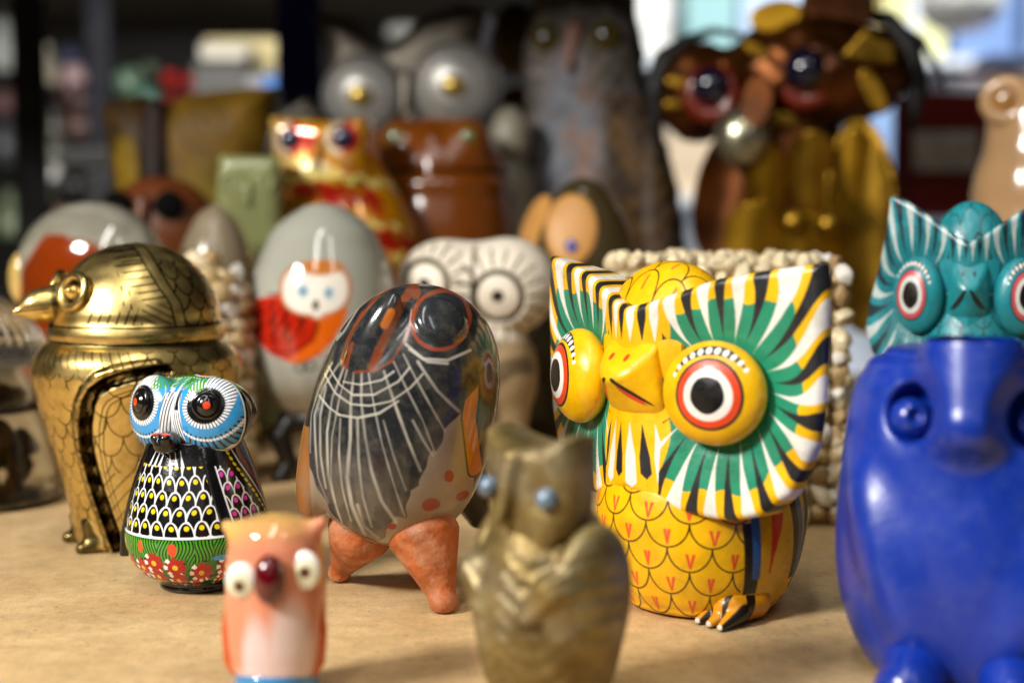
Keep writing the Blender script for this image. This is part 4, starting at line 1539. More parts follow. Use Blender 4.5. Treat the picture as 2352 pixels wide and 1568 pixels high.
def shell_owl():
    p0, S, zy = stand(478, 1112)
    root = thing('shell_owl', p0, 0, 'owl of pale sea shells between the brass bird jar and the grey egg', 'owl figurine')
    core = material('shell_plaster', '#8f7c5c', rough=0.7, bump=0.4)
    zt = zy(585)
    zz, rr = spl([0, 20, 120, 260, 380, 470, zt - 20, zt], [85, 92, 98, 96, 92, 78, 40, 2])
    revolve('body', zz, rr, core, root, S)
    rng = random.Random(5)
    it = []
    z = 14.0
    while z < zt - 10:
        r = np.interp(z, zz, rr)
        n = max(5, int(2 * math.pi * r / 44))
        for k in range(n):
            a = -math.pi / 2 + 0.35 + (k + 0.5 * (int(z / 34) % 2)) * 2 * math.pi / n
            it.append(((r * math.cos(a) * S, r * math.sin(a) * S, z * S), 30 * S * rng.uniform(.85, 1.2), (rng.uniform(-.4, .4), 0.6 + rng.uniform(-.3, .3), a + 1.57)))
        z += 36
    it.sort(key=lambda q: -(q[0][0] - q[0][1]))
    put_shells(root, it, 90)


shell_owl()


def glass_jar():
    p0, S, zy = stand(-40, 1150)
    root = thing('glass_jar', p0, 0, 'clear glass jar of dried brown seed pods with a ribbed lid at the left edge', 'jar')
    gl = material('clear_glass', '#f4f4f0', rough=0.03, trans=1.0, ior=1.45, var=0.0)
    pod = material('dried_pod', '#8a5520', rough=0.6, var=0.5, var_scale=90, bump=0.6, bump_scale=300)
    blk = material('black_band', '#15110d', rough=0.4)
    zr = zy(938)
    zz, rr = spl([0, 8, 40, 120, zr - 12, zr], [160, 174, 176, 160, 138, 132])
    V_z = list(zz) + list(zz[::-1]); V_r = list(rr) + list(rr[::-1] - 7)
    V_z[-1] = 8; 
    revolve('jar', V_z, V_r, gl, root, S, 72)
    revolve('band', [zr - 4, zr - 4, zr + 4, zr + 4], [120, 136, 136, 120], blk, root, S, 64)
    z2 = zy(835)
    zz, rr = spl([zr + 5, zr + 20, z2 - 20, z2], [130, 134, 150, 156])
    revolve('collar', list(zz) + list(zz[::-1]), list(rr) + list(rr[::-1] - 8), gl, root, S, 72)

    def f_lid(P):
        r = np.hypot(P[:, 0], P[:, 1]); t = np.arctan2(P[:, 1], P[:, 0])
        R = np.interp(P[:, 2], [z2, z2 + 20, z2 + 70, z2 + 120, z2 + 165, z2 + 172], [158, 160, 140, 100, 30, 2])
        d = (r - R - 3.0 * np.sin(34 * t) * np.clip(r / 80, 0, 1)) * 0.7
        return np.maximum(d, z2 + 2 - P[:, 2])
    sdf('lid', f_lid, (-175, -175, z2 - 8), (175, 175, z2 + 182), 110, gl, root, S, 0)
    rng = random.Random(3)
    pm = pebble_mesh('pod', pod, 5, 1.0, 0.75, 0.8)
    for k in range(46):
        a = rng.uniform(0, 6.28); q = rng.uniform(40, 122); z = rng.uniform(30, zr - 40) if k < 30 else rng.uniform(zr + 20, z2 - 20)
        o = bpy.data.objects.new('pod', pm); s = S * rng.uniform(20, 34)
        o.location = (q * math.cos(a) * S * .85, q * math.sin(a) * S * .85, z * S); o.scale = (s, s, s)
        o.rotation_euler = (rng.uniform(0, 6), rng.uniform(0, 6), rng.uniform(0, 6)); link(o, root)


glass_jar()
# ------------------------------------------------------------------ the back rows, out of focus
def row(px, d):
    """stand at picture column px, d metres in front of the camera; pixel size; height of a picture row"""
    p = np.array([(px - 1176) / FPX * d, d, 0.0]); S = d / FPX
    return p, S, (lambda y: CAM_H / S - (y - 520))


def agate_lump():
    p0, S, zy = row(212, 0.74)
    root = thing('glass_paperweight', p0, math.radians(-20), 'rounded clear glass owl with an orange red core behind the brass bird jar', 'paperweight')
    gl = material('swirled_glass', paint=True, rough=0.06, trans=0.25, ior=1.45, var=0.25, var_scale=30, coat=1.0, coat_rough=0.03)
    ye = material('pale_core', '#c8a860', rough=0.15, var=0.3, coat=0.8)
    zt = zy(463)

    def f(P):
        return smax(smin(ell(P, (0, 0, zt - 150), (182, 130, 150)), ell(P, (0, 0, zt - 330), (190, 140, 200)), 60), -P[:, 2], 5)

    def pc(V):
        C = paint_base(len(V), '#8f8c7c')
        C = over(C, soft(fnoise(V, 0.04, 5) - 0.2, 0.4) * 0.6, '#b8b4a4')
        h = np.maximum((np.hypot((V[:, 0] - 10) / 150, (V[:, 2] - zt + 260) / 190) - 1) * 150, V[:, 2] - zt + 78)
        return over(C, soft(h + 12 * fnoise(V, 0.05, 3), 14), '#8a3408')
    sdf('body', f, (-215, -165, -5), (215, 165, zt + 10), 70, gl, root, S, 1, pc)
    for sg, x in ((-1, -140), (1, 150)):
        sdf('eye', lambda P, x=x: ell(P, (x, -66, zt - 175), (34, 30, 62)), (x - 50, -110, zt - 250), (x + 50, -20, zt - 100), 32, ye, root, S, 1)


agate_lump()


def stone_egg():
    p0, S, zy = row(496, 0.80)
    zt = zy(468)
    root = thing('stone_egg', p0, 0, 'plain taupe polished stone egg standing behind the shell owl', 'egg')
    m = material('taupe_stone', '#80725c', rough=0.28, var=0.15, var_scale=25, coat=0.3)
    zz, rr = spl([0, 10, 80, 200, 330, zt - 60, zt - 20, zt], [40, 62, 92, 104, 94, 58, 32, 1])
    zd = np.linspace(0, zt, 90)
    revolve('egg', zd, np.interp(zd, zz, rr), m, root, S, 64)


stone_egg()


def terracotta_owl():
    p0, S, zy = row(372, 0.93)
    zt = zy(408)
    root = thing('terracotta_owl', p0, 0, 'round reddish brown clay owl with a single dark hollow eye showing', 'owl figurine')
    m = material('red_brown_clay', '#5c2c0a', rough=0.45, var=0.2, var_scale=35)
    dk = material('dark_hollow', '#050403', rough=0.9, spec=0.1)
    sdf('body', lambda P: smax(smin(ell(P, (0, 0, zt - 130), (136, 110, 132)), ell(P, (0, 0, 170), (150, 130, 230)), 60), -P[:, 2], 5), (-175, -155, -5), (175, 155, zt + 10), 48, m, root, S, 0)
    for x, w in ((44, 34), (-70, 34)):
        e = np.array([x, -98, zy(474)])
        sdf('eye', lambda P, e=e, w=w: ell(P, e, (w, 22, w)), e - 45, e + 45, 28, dk, root, S, 1)
    sdf('beak', lambda P: cap(P, (-12, -108, zy(470)), (-14, -128, zy(508)), 20, 8), (-50, -150, zy(530)), (30, -80, zy(440)), 28, m, root, S, 1)


terracotta_owl()


def jade_owl():
    p0, S, zy = row(578, 0.86)
    root = thing('jade_owl', p0, math.radians(8), 'flat topped pale green jade owl between the olive owl and the painted gold owl', 'owl figurine')
    m = material('pale_jade', '#7f8256', rough=0.22, var=0.14, var_scale=22, sss=0.25, coat=0.3)
    zt = zy(358)

    def f(P):
        pts = [(-66, zt), (70, zt - 4), (78, zt - 70), (74, zt - 150), (104, zt - 260), (108, 40), (92, 0), (-92, 0), (-108, 40), (-100, zt - 260), (-78, zt - 150), (-74, zt - 70)]
        return smax(poly2(P[:, 0], P[:, 2], pts), np.abs(P[:, 1]) - 76, 46)
    sdf('body', f, (-130, -100, -8), (130, 100, zt + 12), 52, m, root, S, 1)
    for x in (-38, 34):
        e = np.array([x, -72, zt - 62])
        sdf('eye', lambda P, e=e: np.minimum(np.hypot(np.hypot(P[:, 0] - e[0], P[:, 2] - e[2]) - 20, P[:, 1] - e[1]) - 6, ell(P, e, (9, 9, 9))), e - 34, e + 34, 30, m, root, S, 1)
    sdf('beak', lambda P: cap(P, (-2, -72, zt - 74), (-2, -84, zt - 110), 13, 5), (-30, -105, zt - 130), (26, -50, zt - 50), 26, m, root, S, 1)


jade_owl()


def olive_owl():
    p0, S, zy = row(455, 1.04)
    root = thing('olive_wood_owl', p0, 0, 'broad olive brown wooden owl with carved spiral eyes and dark beak at the back left', 'owl figurine')
    m = material('olive_wood', paint=True, rough=0.6, var=0.25, var_scale=60, spec=0.3)
    zt = zy(212)

    def f(P):
        x, y, z = P.T
        pts = [(-205, zt - 30), (-120, zt - 12), (-60, zt - 34), (0, zt - 10), (120, zt + 4), (192, zt + 6), (200, zt - 120), (150, zt - 240), (176, zt - 420), (170, 0), (-170, 0), (-186, zt - 420), (-180, zt - 240)]
        d = smax(poly2(x, z, pts), np.abs(y) - 130, 130)
        d = smin(d, cap(P, (-62, -104, zt - 60), (-64, -122, zt - 200), 30, 22), 20)
        return d

    def pc(V):
        x, y, z = V.T
        C = paint_base(len(V), '#6a4e08')
        C = over(C, soft(x + 60, 50), '#3a2808')
        C = over(C, soft(np.abs(x + 62) - 26 + 0.05 * (z - zt), 8) * (z > zt - 260), '#1e0c04')
        for cx, cz in ((46, zt - 84), (-130, zt - 84)):
            r = np.hypot(x - cx, (z - cz)); t = np.arctan2(z - cz, x - cx)
            sp = np.abs(np.mod(r - t / 6.283 * 26, 26) - 13)
            C = over(C, soft(sp - 4, 5) * (r < 62) * (y < 0) * 0.8, '#2c1a06')
        C = over(C, soft((np.hypot((x + 130) / 30, (z - zt + 180) / 70) - 1) * 30, 14) * (y < 0), '#7a6210')
        C = over(C, soft((np.hypot((x - 80) / 75, (z - zt + 220) / 60) - 1) * 30, 20) * (y < 0), '#6c5608')
        return C
    sdf('body', f, (-240, -150, -8), (240, 130, zt + 20), 90, m, root, S, 1, pc)
    # dark pointed wing piece at its right
    dk = material('dark_olive', '#2a220c', rough=0.5, var=0.2)
    sdf('wing', lambda P: smax(poly2(P[:, 0], P[:, 2], [(145, zt - 158), (190, zt - 60), (262, zt - 20), (300, zt - 60), (300, zt - 120), (240, zt - 160)]), np.abs(P[:, 1] + 40) - 40, 20), (130, -100, zt - 175), (315, 20, zt), 40, dk, root, S, 1)


olive_owl()


def gold_painted_owl():
    p0, S, zy = row(790, 0.90)
    root = thing('gold_painted_owl', p0, math.radians(-8), 'golden lacquered wooden owl painted with red flowers and blue eyes', 'owl figurine')
    m = material('gold_lacquer', paint=True, rough=0.16, metal=0.35, var=0.1, var_scale=60, coat=0.8, coat_rough=0.04)
    dk = material('eye_blue_black', '#101a3c', rough=0.06, coat=1.0)
    zt = zy(272)

    def f(P):
        Q = P.copy()
        pts = [(-158, zt), (-80, zt - 6), (0, zt - 14), (62, zt - 2), (76, zt - 40), (58, zt - 110), (40, zt - 150), (-120, zt - 150), (-150, zt - 80)]
        d = smax(poly2(Q[:, 0], Q[:, 2], pts), np.abs(Q[:, 1]) - 84 + 0.1 * np.abs(Q[:, 0] + 40), 40)
        d = smin(d, ell(rot(Q, (6, 20, zt - 270), 0, -22, 0), (0, 0, 0), (150, 120, 250)), 50)
        d = smin(d, cap(Q, (20, 20, 60), (20, 20, zt - 330), 150, 140), 40)
        return smax(d, -P[:, 2], 5)

    def pc(V):
        x, y, z = V.T
        C = paint_base(len(V), '#c4820e')
        C = over(C, soft(0.25 - fnoise(V, 0.06, 3), 0.3) * 0.6, '#6b3c06')
        hd = z > zt - 150
        C = over(C, soft(fnoise(V, 0.09, 14) - 0.2, 0.2) * hd * (x < -60), '#e0c070')
        for cx in (-100, 20):
            r = np.hypot(x - cx, z - (zt - 52))
            C = over(C, soft(r - 46, 4) * (y < 0), '#c9972c')
            C = over(C, soft(np.abs(r - 30) - 9, 4) * (y < 0), '#b02a1c')
            C = over(C, soft(np.abs(r - 33) - 6, 4) * (y < 0) * (x < cx), '#e0cfae')
        C = over(C, soft((np.hypot((x + 40) / 32, (z - zt + 118) / 16) - 1) * 16, 8) * (y < 0), '#f0e2b0')
        C = over(C, soft((np.hypot((x + 52) / 44, (z - zt + 165) / 24) - 1) * 24, 8) * (y < 0), '#b8260e')
        C = over(C, soft((np.hypot((x + 52) / 18, (z - zt + 60) / 26) - 1) * 24, 8) * (y < 0), '#c0301c')
        band = np.abs(x - np.interp(z, [zt - 300, zt - 120], [120, -10])) < 62
        C = over(C, soft(-0.02 - fnoise(V, 0.11, 5), 0.15) * band * (z < zt - 120), '#a81408')
        C = over(C, soft(0.42 - fnoise(V, 0.1, 9), 0.12) * (z < zt - 120), '#e8cf70')
        C = over(C, soft(0.5 - fnoise(V, 0.2, 19), 0.1) * (z < zt - 120), '#5a4a0c')
        return C
    sdf('body', f, (-200, -170, -8), (220, 180, zt + 15), 96, m, root, S, 1, pc)
    for cx in (-100, 20):
        e = np.array([cx, -78, zt - 52])
        sdf('eye', lambda P, e=e: ell(P, e, (24, 18, 24)), e - 34, e + 34, 28, dk, root, S, 1)
    sdf('beak', lambda P: cap(P, (-38, -82, zt - 70), (-40, -108, zt - 112), 20, 8), (-80, -130, zt - 135), (0, -50, zt - 40), 28, m, root, S, 1, pc)


gold_painted_owl()


def brown_jar():
    p0, S, zy = row(1010, 0.97)
    root = thing('wooden_owl_jar', p0, math.radians(-6), 'round polished brown wooden owl jar with a lid and small green eyes', 'jar')
    m = material('polished_brown_wood', '#6f380a', rough=0.24, var=0.22, var_scale=18, coat=0.6, coat_rough=0.08)
    gr = material('green_eye', '#55602c', rough=0.1, coat=1.0)
    zt = zy(272); zl = zy(398)
    zz, rr = spl([0, 20, 90, 200, 330, zl - 60, zl - 8, zl], [95, 126, 160, 178, 176, 162, 148, 134])
    zd = np.linspace(0, zl, 80)
    revolve('body', zd, np.interp(zd, zz, rr), m, root, S, 72)

    def f_l(P):
        d = smax(ell(P, (0, 0, zl + 4), (152, 144, zt - zl - 2)), zl + 2 - P[:, 2], 8)
        for sg in (1, -1):
            d = smin(d, ell(P, (sg * 76, -66, zl + 66), (50, 52, 52)), 20)
        d = smin(d, cap(P, (0, -112, zl + 66), (0, -142, zl - 14), 18, 11), 14)
        return d
    sdf('lid', f_l, (-185, -185, zl - 35), (185, 170, zt + 20), 60, m, root, S, 1)
    for sg in (1, -1):
        e = np.array([sg * 80, -108, zl + 74])
        sdf('eye', lambda P, e=e: ell(P, e, (22, 14, 19)), e - 30, e + 30, 24, gr, root, S, 1)


brown_jar()


def pewter_owl():
    p0, S, zy = row(955, 1.07)
    root = thing('pewter_owl', p0, math.radians(-8), 'grey metal owl with big silver dish eyes and brass button pupils', 'owl figurine')
    m = material('dull_pewter', '#5f5950', rough=0.4, metal=0.7, var=0.2, var_scale=18, dirt='#5a4a34', dirt_amt=0.4, dirt_scale=16)
    sv = material('brushed_silver', '#9c9a96', rough=0.4, metal=0.5, var=0.15, var_scale=20, dirt='#6a5a40', dirt_amt=0.4, dirt_scale=20)
    br = material('brass_button', '#cdb05a', rough=0.25, metal=0.7)
    zt = zy(38)

    def f(P):
        x, y, z = P.T
        # ears swept up to points on both sides of a dip
        pts = [(-225, zt), (-130, zt - 24), (-60, zt - 80), (-18, zt - 62), (30, zt - 20), (120, zt + 8), (178, zt - 10), (150, zt - 130), (110, zt - 260), (150, zt - 420), (160, 0), (-190, 0), (-190, zt - 420), (-190, zt - 200), (-190, zt - 80)]
        return smax(poly2(x, z, pts), np.abs(y) - 95, 50)
    sdf('body', f, (-255, -120, -8), (220, 120, zt + 25), 84, m, root, S, 0)
    for ex, ey, R in ((-94, 234, 96), (112, 216, 102)):
        c = np.array([ex, -95, zy(ey)])

        def f_e(P, c=c, R=R):
            q = P - c
            r = np.hypot(q[:, 0], q[:, 2])
            d = ell(P, c, (R, 62, R))
            return smax(d, -(np.hypot(r - R * 0.60, q[:, 1] + 58) - 5), 10)
        e = sdf('eye', f_e, c - R - 12, c + R + 12, 48, sv, root, S, 1)
        b = c + [4, -62, -2]
        sdf('pupil', lambda P, b=b: ell(P, b, (27, 20, 24)), b - 34, b + 34, 28, br, e, S, 1)
    sdf('beak', lambda P: cap(P, (8, -118, zy(200)), (6, -140, zy(275)), 22, 8), (-30, -170, zy(300)), (50, -80, zy(170)), 28, m, root, S, 1)


pewter_owl()


def amber_owl():
    p0, S, zy = row(1186, 1.16)
    root = thing('amber_owl', p0, 0, 'narrow amber and gold owl half hidden behind the grey feathered owl', 'owl figurine')
    m = material('amber_brown', '#6e4606', rough=0.25, var=0.35, var_scale=22, coat=0.4)
    y_ = material('amber_yellow', '#8c6c18', rough=0.25, coat=0.5)
    zt = zy(18)
    sdf('body', lambda P: smax(smin(ell(P, (0, 0, zt - 80), (62, 60, 84)), cap(P, (0, 0, 60), (0, 0, zt - 240), 72, 56), 30), -P[:, 2], 4), (-90, -90, -6), (90, 90, zt + 15), 56, m, root, S, 0)
    e = np.array([-6, -54, zy(135)])
    sdf('eye', lambda P: ell(P, e, (30, 20, 46)), e - 52, e + 52, 28, y_, root, S, 1)


amber_owl()


def grey_owl():
    p0, S, zy = row(1352, 1.04)
    root = thing('feathered_owl', p0, math.radians(-14), 'tall rough grey feathered owl with yellow green eyes and brown barred wings', 'owl figurine')
    m = material('painted_plaster', paint=True, rough=0.75, var=0.3, var_scale=60, bump=0.8, bump_scale=140)
    eyem = material('dark_yellow_eye', paint=True, rough=0.1, coat=0.8)
    zt = zy(2)

    def f(P):
        x, y, z = P.T
        d = ell(P, (-12, -10, zt - 130), (136, 118, 150))
        b = ell(rot(P, (14, 10, zt - 420), 0, -8, 0), (0, 0, 0), (168, 130, 300))
        d = smin(d, b, 70)
        d = smin(d, cap(P, (10, 10, 40), (20, 10, zt - 480), 110, 150), 40)
        for sg in (1, -1):
            d = smin(d, ell(rot(P, (10 + sg * 130, 0, zt - 430), 0, -sg * 14, 0), (0, 0, 0), (58, 96, 250)), 24)
            d = smin(d, cap(P, (sg * 84 - 12, -10, zt - 40), (sg * 110 - 12, -10, zt + 16), 34, 10), 24)
            d = smax(d, -ell(P, (sg * 66 - 12, -136, zt - 100), (50, 40, 56)), 20)
        d = d + 3.0 * np.sin(z / 9 + 3 * np.sin(x / 17)) * np.sin(x / 12)
        return smax(d, -z, 5)

    def pc(V):
        x, y, z = V.T
        C = paint_base(len(V), '#6c645c')
        C = over(C, soft(fnoise(V, 0.06, 2) - 0.1, 0.4) * 0.7, '#857f78')
        C = over(C, soft(fnoise(V, 0.08, 12) - 0.3, 0.3) * 0.7, '#38322c')
        ch = soft((np.hypot((x + 28) / 74, (z - zt + 360) / 210) - 1) * 60, 30) * (y < 0)
        C = over(C, ch * 0.8, '#80655a')
        C = over(C, ch * soft(fnoise(V, 0.07, 31) - 0.25, 0.2) * 0.8, '#68727c')
        w = soft(-(x - 60 - 0.0 * z), 20) * (z < zt - 230)
        C = over(C, w, '#3a2a1c')
        C = over(C, w * soft(fnoise(V, 0.07, 40) - 0.05, 0.3) * 0.8, '#5a4018')
        C = over(C, w * soft(np.abs(x - 150) - 9, 8) * 0.6, '#6a6058')
        return C
    sdf('body', f, (-230, -170, -8), (245, 170, zt + 40), 92, m, root, S, 1, pc)
    for sg in (1, -1):
        c = np.array([sg * 66 - 12, -100, zt - 104])

        def pe(V, c=c):
            q = np.hypot(V[:, 0] - c[0], V[:, 2] - c[2])
            return over(paint_base(len(V), '#4e4208'), soft(q - 15, 4), '#0a0906')
        sdf('eye', lambda P, c=c: ell(P, c, (32, 28, 34)), c - 42, c + 42, 28, eyem, root, S, 1, pe)
    bk = material('pink_brown_beak', '#6e4c40', rough=0.5)
    sdf('beak', lambda P: cap(P, (-12, -112, zt - 92), (-20, -140, zt - 172), 22, 9), (-60, -175, zt - 200), (30, -70, zt - 60), 28, bk, root, S, 1)


grey_owl()


def pale_owl():
    p0, S, zy = row(1172, 0.995)
    root = thing('pale_stone_owl', p0, 0, 'slim pale grey stone owl standing between the brown jar and the grey feathered owl', 'owl figurine')
    m = material('pale_grey_stone', '#7f7a6a', rough=0.4, var=0.18, var_scale=30)
    zt = zy(250)
    sdf('body', lambda P: smax(smin(ell(P, (0, 0, zt - 70), (48, 50, 72)), cap(P, (4, 0, 40), (2, 0, zt - 170), 62, 50), 24), -P[:, 2], 4), (-80, -80, -6), (80, 80, zt + 12), 52, m, root, S, 0)
    dk = material('olive_dot', '#4c4a22', rough=0.3)
    for x in (-18, 14):
        e = np.array([x, -46, zt - 106])
        sdf('eye', lambda P, e=e: ell(P, e, (9, 8, 9)), e - 14, e + 14, 20, dk, root, S, 1)


pale_owl()


def horn_owl():
    p0, S, zy = row(1332, 0.83)
    root = thing('horn_owl', p0, math.radians(-33), 'dark smooth teardrop owl with large tan oval eyes and blue pupils', 'owl figurine')
    m = material('dark_horn', '#3b3018', rough=0.3, var=0.25, var_scale=18, coat=0.3)
    tan = material('tan_wood', '#c08a48', rough=0.45, var=0.1, var_scale=60)
    blu = material('blue_bead', '#2c3a8c', rough=0.1, coat=0.8)
    zt = zy(408)
    zz, rr = spl([0, 20, 120, 230, 300, zt - 110, zt - 40, zt - 8, zt], [120, 150, 176, 160, 138, 104, 62, 26, 2])

    def f(P): return lathe(P, zz, rr, (6, 0), 1.0, 0.9)
    sdf('body', f, (-200, -190, -8), (200, 190, zt + 12), 70, m, root, S, 0)
    for x, a in ((-90, -28), (34, 24)):
        zc = zy(528)
        r = np.interp(zc, zz, rr)
        c = np.array([x, -0.9 * math.sqrt(max(r * r - (x - 6) ** 2, 0)) - 2, zc])

        def f_e(P, c=c, a=a): return ell(rot(P, c, -18, 0, a), (0, 0, 0), (60, 18, 84))
        e = sdf('eye', f_e, c - 100, c + 100, 48, tan, root, S, 1)
        n = np.array([math.sin(math.radians(a)), -math.cos(math.radians(a)), 0])
        b = c + n * 20 + [0, 0, -38]
        sdf('pupil', lambda P, b=b: ell(P, b, (19, 12, 19)), b - 26, b + 26, 24, blu, e, S, 1)


horn_owl()


def copper_owl():
    p0, S, zy0 = row(1800, 0.98)
    zy = lambda y: zy0(y + 26 * min(1, max(0, (420 - y) / 220)))
    root = thing('sheet_metal_owl', p0, math.radians(-14), 'tall copper and brass sheet metal owl with glossy blue black eyes and leaf shaped wings', 'owl figurine')
    cop = material('dark_copper', '#5a300e', rough=0.35, metal=0.8, var=0.5, var_scale=26, dirt='#160a04', dirt_amt=0.8, dirt_scale=30)
    gold = material('gold_sheet', '#86651a', rough=0.3, metal=0.9, var=0.35, var_scale=30)
    gold2 = material('tarnished_gold', '#9a741a', rough=0.32, metal=0.9, var=0.35, var_scale=18)
    red = material('red_enamel', '#6c1a05', rough=0.3, var=0.3, var_scale=30, coat=0.4)
    blk = material('black_feather', '#060608', rough=0.6)
    eyem = material('blue_black_glass', '#050a24', rough=0.03, coat=1.0)
    silver = material('silver_ball', '#a8a48c', rough=0.25, metal=0.9, var=0.1)
    mir = 1

    def f_b(P):
        d = cap(P, (-20, 20, 60), (0, 20, zy(330)), 150, 130)
        return smax(d, -P[:, 2], 5)
    sdf('body', f_b, (-190, -160, -6), (180, 200, zy(190)), 60, cop, root, S, 0)

    def f_h(P):
        d = ell(P, (60, 0, zy(150)), (210, 150, 130))
        d = smin(d, ell(P, (-200, 30, zy(185)), (105, 110, 115)), 40)
        return d + 5 * np.sin(P[:, 0] / 16) * np.sin(P[:, 2] / 14)
    sdf('head', f_h, (-330, -185, zy(330)), (300, 190, zy(0)), 80, cop, root, S, 0)

    def leaf(name, c, w, h, a, mat, th=9, bend=0.0, tilt=0.0):
        c = np.asarray(c, float)

        def f(P):
            q = rot(P, c, tilt, a, 0)
            zz_ = np.clip(q[:, 2] / h, -1, 1)
            W = w * np.sqrt(np.clip(1 - np.abs(zz_) ** 2.2, 0, 1))
            yy = q[:, 1] + bend * (q[:, 0] / w) ** 2 * 20
            return smax(smax(np.abs(q[:, 0]) - W, np.abs(q[:, 2]) - h, 6), np.abs(yy) - th, 6) * 0.8
        e = max(w, h) + 20
        return sdf(name, f, c - [e, 60, e], c + [e, 60, e], 56, mat, root, S, 1)
    # breast plates, long wing leaf, side leaves
    leaf('breast_plate', (66, -140, zy(400)), 56, 92, 0, gold, 10, -1.2, 10)
    leaf('breast_plate', (-34, -134, zy(420)), 48, 88, -6, gold2, 10, -1.0, 8)
    leaf('breast_plate', (150, -120, zy(400)), 46, 96, 4, gold2, 10, -1.0, 6)
    leaf('wing', (172, -110, zy(520)), 78, 235, -3, gold, 12, 1.4, 0)
    leaf('wing', (-128, -90, zy(450)), 66, 150, 10, cop, 12, 1.2, 0)
    leaf('lower_plate', (-62, -146, zy(540)), 66, 74, 10, gold2, 10, -1.0, 4)
    leaf('lower_plate', (60, -150, zy(560)), 70, 70, -4, gold2, 10, -1.0, 4)
    for x, y in ((30, 512), (104, 518)):
        c = np.array([x, -168, zy(y)])
        sdf('stud', lambda P, c=c: ell(P, c, (30, 22, 30)), c - 38, c + 38, 28, gold, root, S, 1)
    c = np.array([-86, -150, zy(312)])
    sdf('ball', lambda P: ell(P, c, (62, 50, 68)), c - 80, c + 80, 36, silver, root, S, 1)
    # eyes
    for x, y, R in ((-158, 188, 62), (46, 158, 68)):
        c1 = np.array([x, -112, zy(y)])
        e = sdf('eye', lambda P, c1=c1, R=R: np.hypot(np.hypot(P[:, 0] - c1[0], P[:, 2] - c1[2] + 14) - R * 0.72, (P[:, 1] - c1[1])) - R * 0.34, c1 - R - 40, c1 + R + 40, 44, red, root, S, 0)
        c2 = c1 + [0, -22, 4]
        sdf('pupil', lambda P, c2=c2, R=R: ell(P, c2, (R * .66, R * .6, R * .66)), c2 - R, c2 + R, 36, eyem, e, S, 1)
    # beak, gold tabs on the head, comb on top
    leaf('beak', (-52, -170, zy(230)), 34, 60, 4, cop, 14, 0, -14)
    for x, y, w, h, a in ((-240, 170, 26, 12, 10), (-248, 222, 22, 12, 0), (190, 205, 20, 54, -28), (-60, 110, 30, 14, 30), (-10, 270, 40, 16, 0)):
        leaf('tab', (x, -128 if x > -200 else -70, zy(y)), w, h, a, gold, 6)

    def f_t(P): return smax(poly2(P[:, 0], P[:, 2], [(120, zy(128)), (172, zy(70)), (190, zy(92)), (232, zy(108)), (236, zy(150)), (180, zy(146))]), np.abs(P[:, 1] + 140) - 12, 8)
    sdf('ear_plate', f_t, (105, -165, zy(165)), (250, -115, zy(55)), 40, gold, root, S, 1)
    leaf('comb', (-22, -60, zy(30)), 58, 34, -8, gold2, 22, 0)
    leaf('comb', (110, -40, zy(10)), 80, 60, 6, cop, 22, 0)

    def feather(pts, r):
        pts = [np.array(p, float) for p in pts]
        lo = np.min(pts, 0) - max(r) - 8; hi = np.max(pts, 0) + max(r) + 8
        sdf('feather', lambda P: chain(P, pts, r), lo, hi, 60, blk, root, S, 0)
    feather([(-296, 0, zy(262)), (-300, 0, zy(180)), (-276, 0, zy(110)), (-230, 0, zy(70)), (-170, 0, zy(48)), (-110, 0, zy(58)), (-66, 0, zy(88))], [14, 28, 30, 16, 9, 7, 5])
    feather([(130, 0, zy(20)), (220, 0, zy(34)), (266, 0, zy(96)), (284, 0, zy(180)), (276, 0, zy(286))], [10, 18, 26, 26, 8])
    feather([(226, 6, zy(40)), (290, 6, zy(80)), (326, 6, zy(140)), (345, 6, zy(192))], [9, 8, 7, 4])


copper_owl()


def onyx_owl():
    p0, S, zy = row(2372, 0.84)
    root = thing('onyx_owl', p0, math.radians(-28), 'beige banded onyx owl with round bulging eyes at the right edge', 'owl figurine')
    m = material('beige_onyx', '#b08c64', rough=0.2, var=0.2, var_scale=16, coat=0.5, sss=0.2)
    zt = zy(168)

    def f(P):
        d = smin(ell(P, (0, 0, zt - 110), (110, 92, 104)), ell(P, (0, 0, zt - 290), (140, 120, 190)), 50)
        d = smin(d, cap(P, (0, 0, 70), (0, 0, zt - 400), 130, 130), 30)
        return smax(d, -P[:, 2], 5)
    sdf('body', f, (-170, -150, -6), (170, 150, zt + 15), 56, m, root, S, 0)
    t = material('tan_onyx', '#9a6e3c', rough=0.2, coat=0.5, var=0.2)
    for sg in (1, -1):
        c = np.array([sg * 60, -74, zt - 70])
        e = sdf('eye', lambda P, c=c: np.hypot(np.hypot(P[:, 0] - c[0], P[:, 2] - c[2]) - 40, P[:, 1] - c[1] + 0) - 17, c - 66, c + 66, 36, m, root, S, 1)
        sdf('pupil', lambda P, c=c: ell(P, c, (34, 20, 34)), c - 44, c + 44, 28, t, e, S, 1)


onyx_owl()
# ------------------------------------------------------------------ rack and shop behind
def boxm(name, label, cat, px0, px1, py0, py1, d, depth, color, rough=0.5, group=None, bev=0.004, **k):
    a = at_depth(px0, py1, d); b = at_depth(px1, py0, d)
    m = material(name + '_paint', color, rough=rough, **k)
    o = bevel_box(name, (a[0], d, a[2]), (b[0], d + depth, b[2]), m, None, bev)
    if label: tag(o, label, cat, group)
    return o


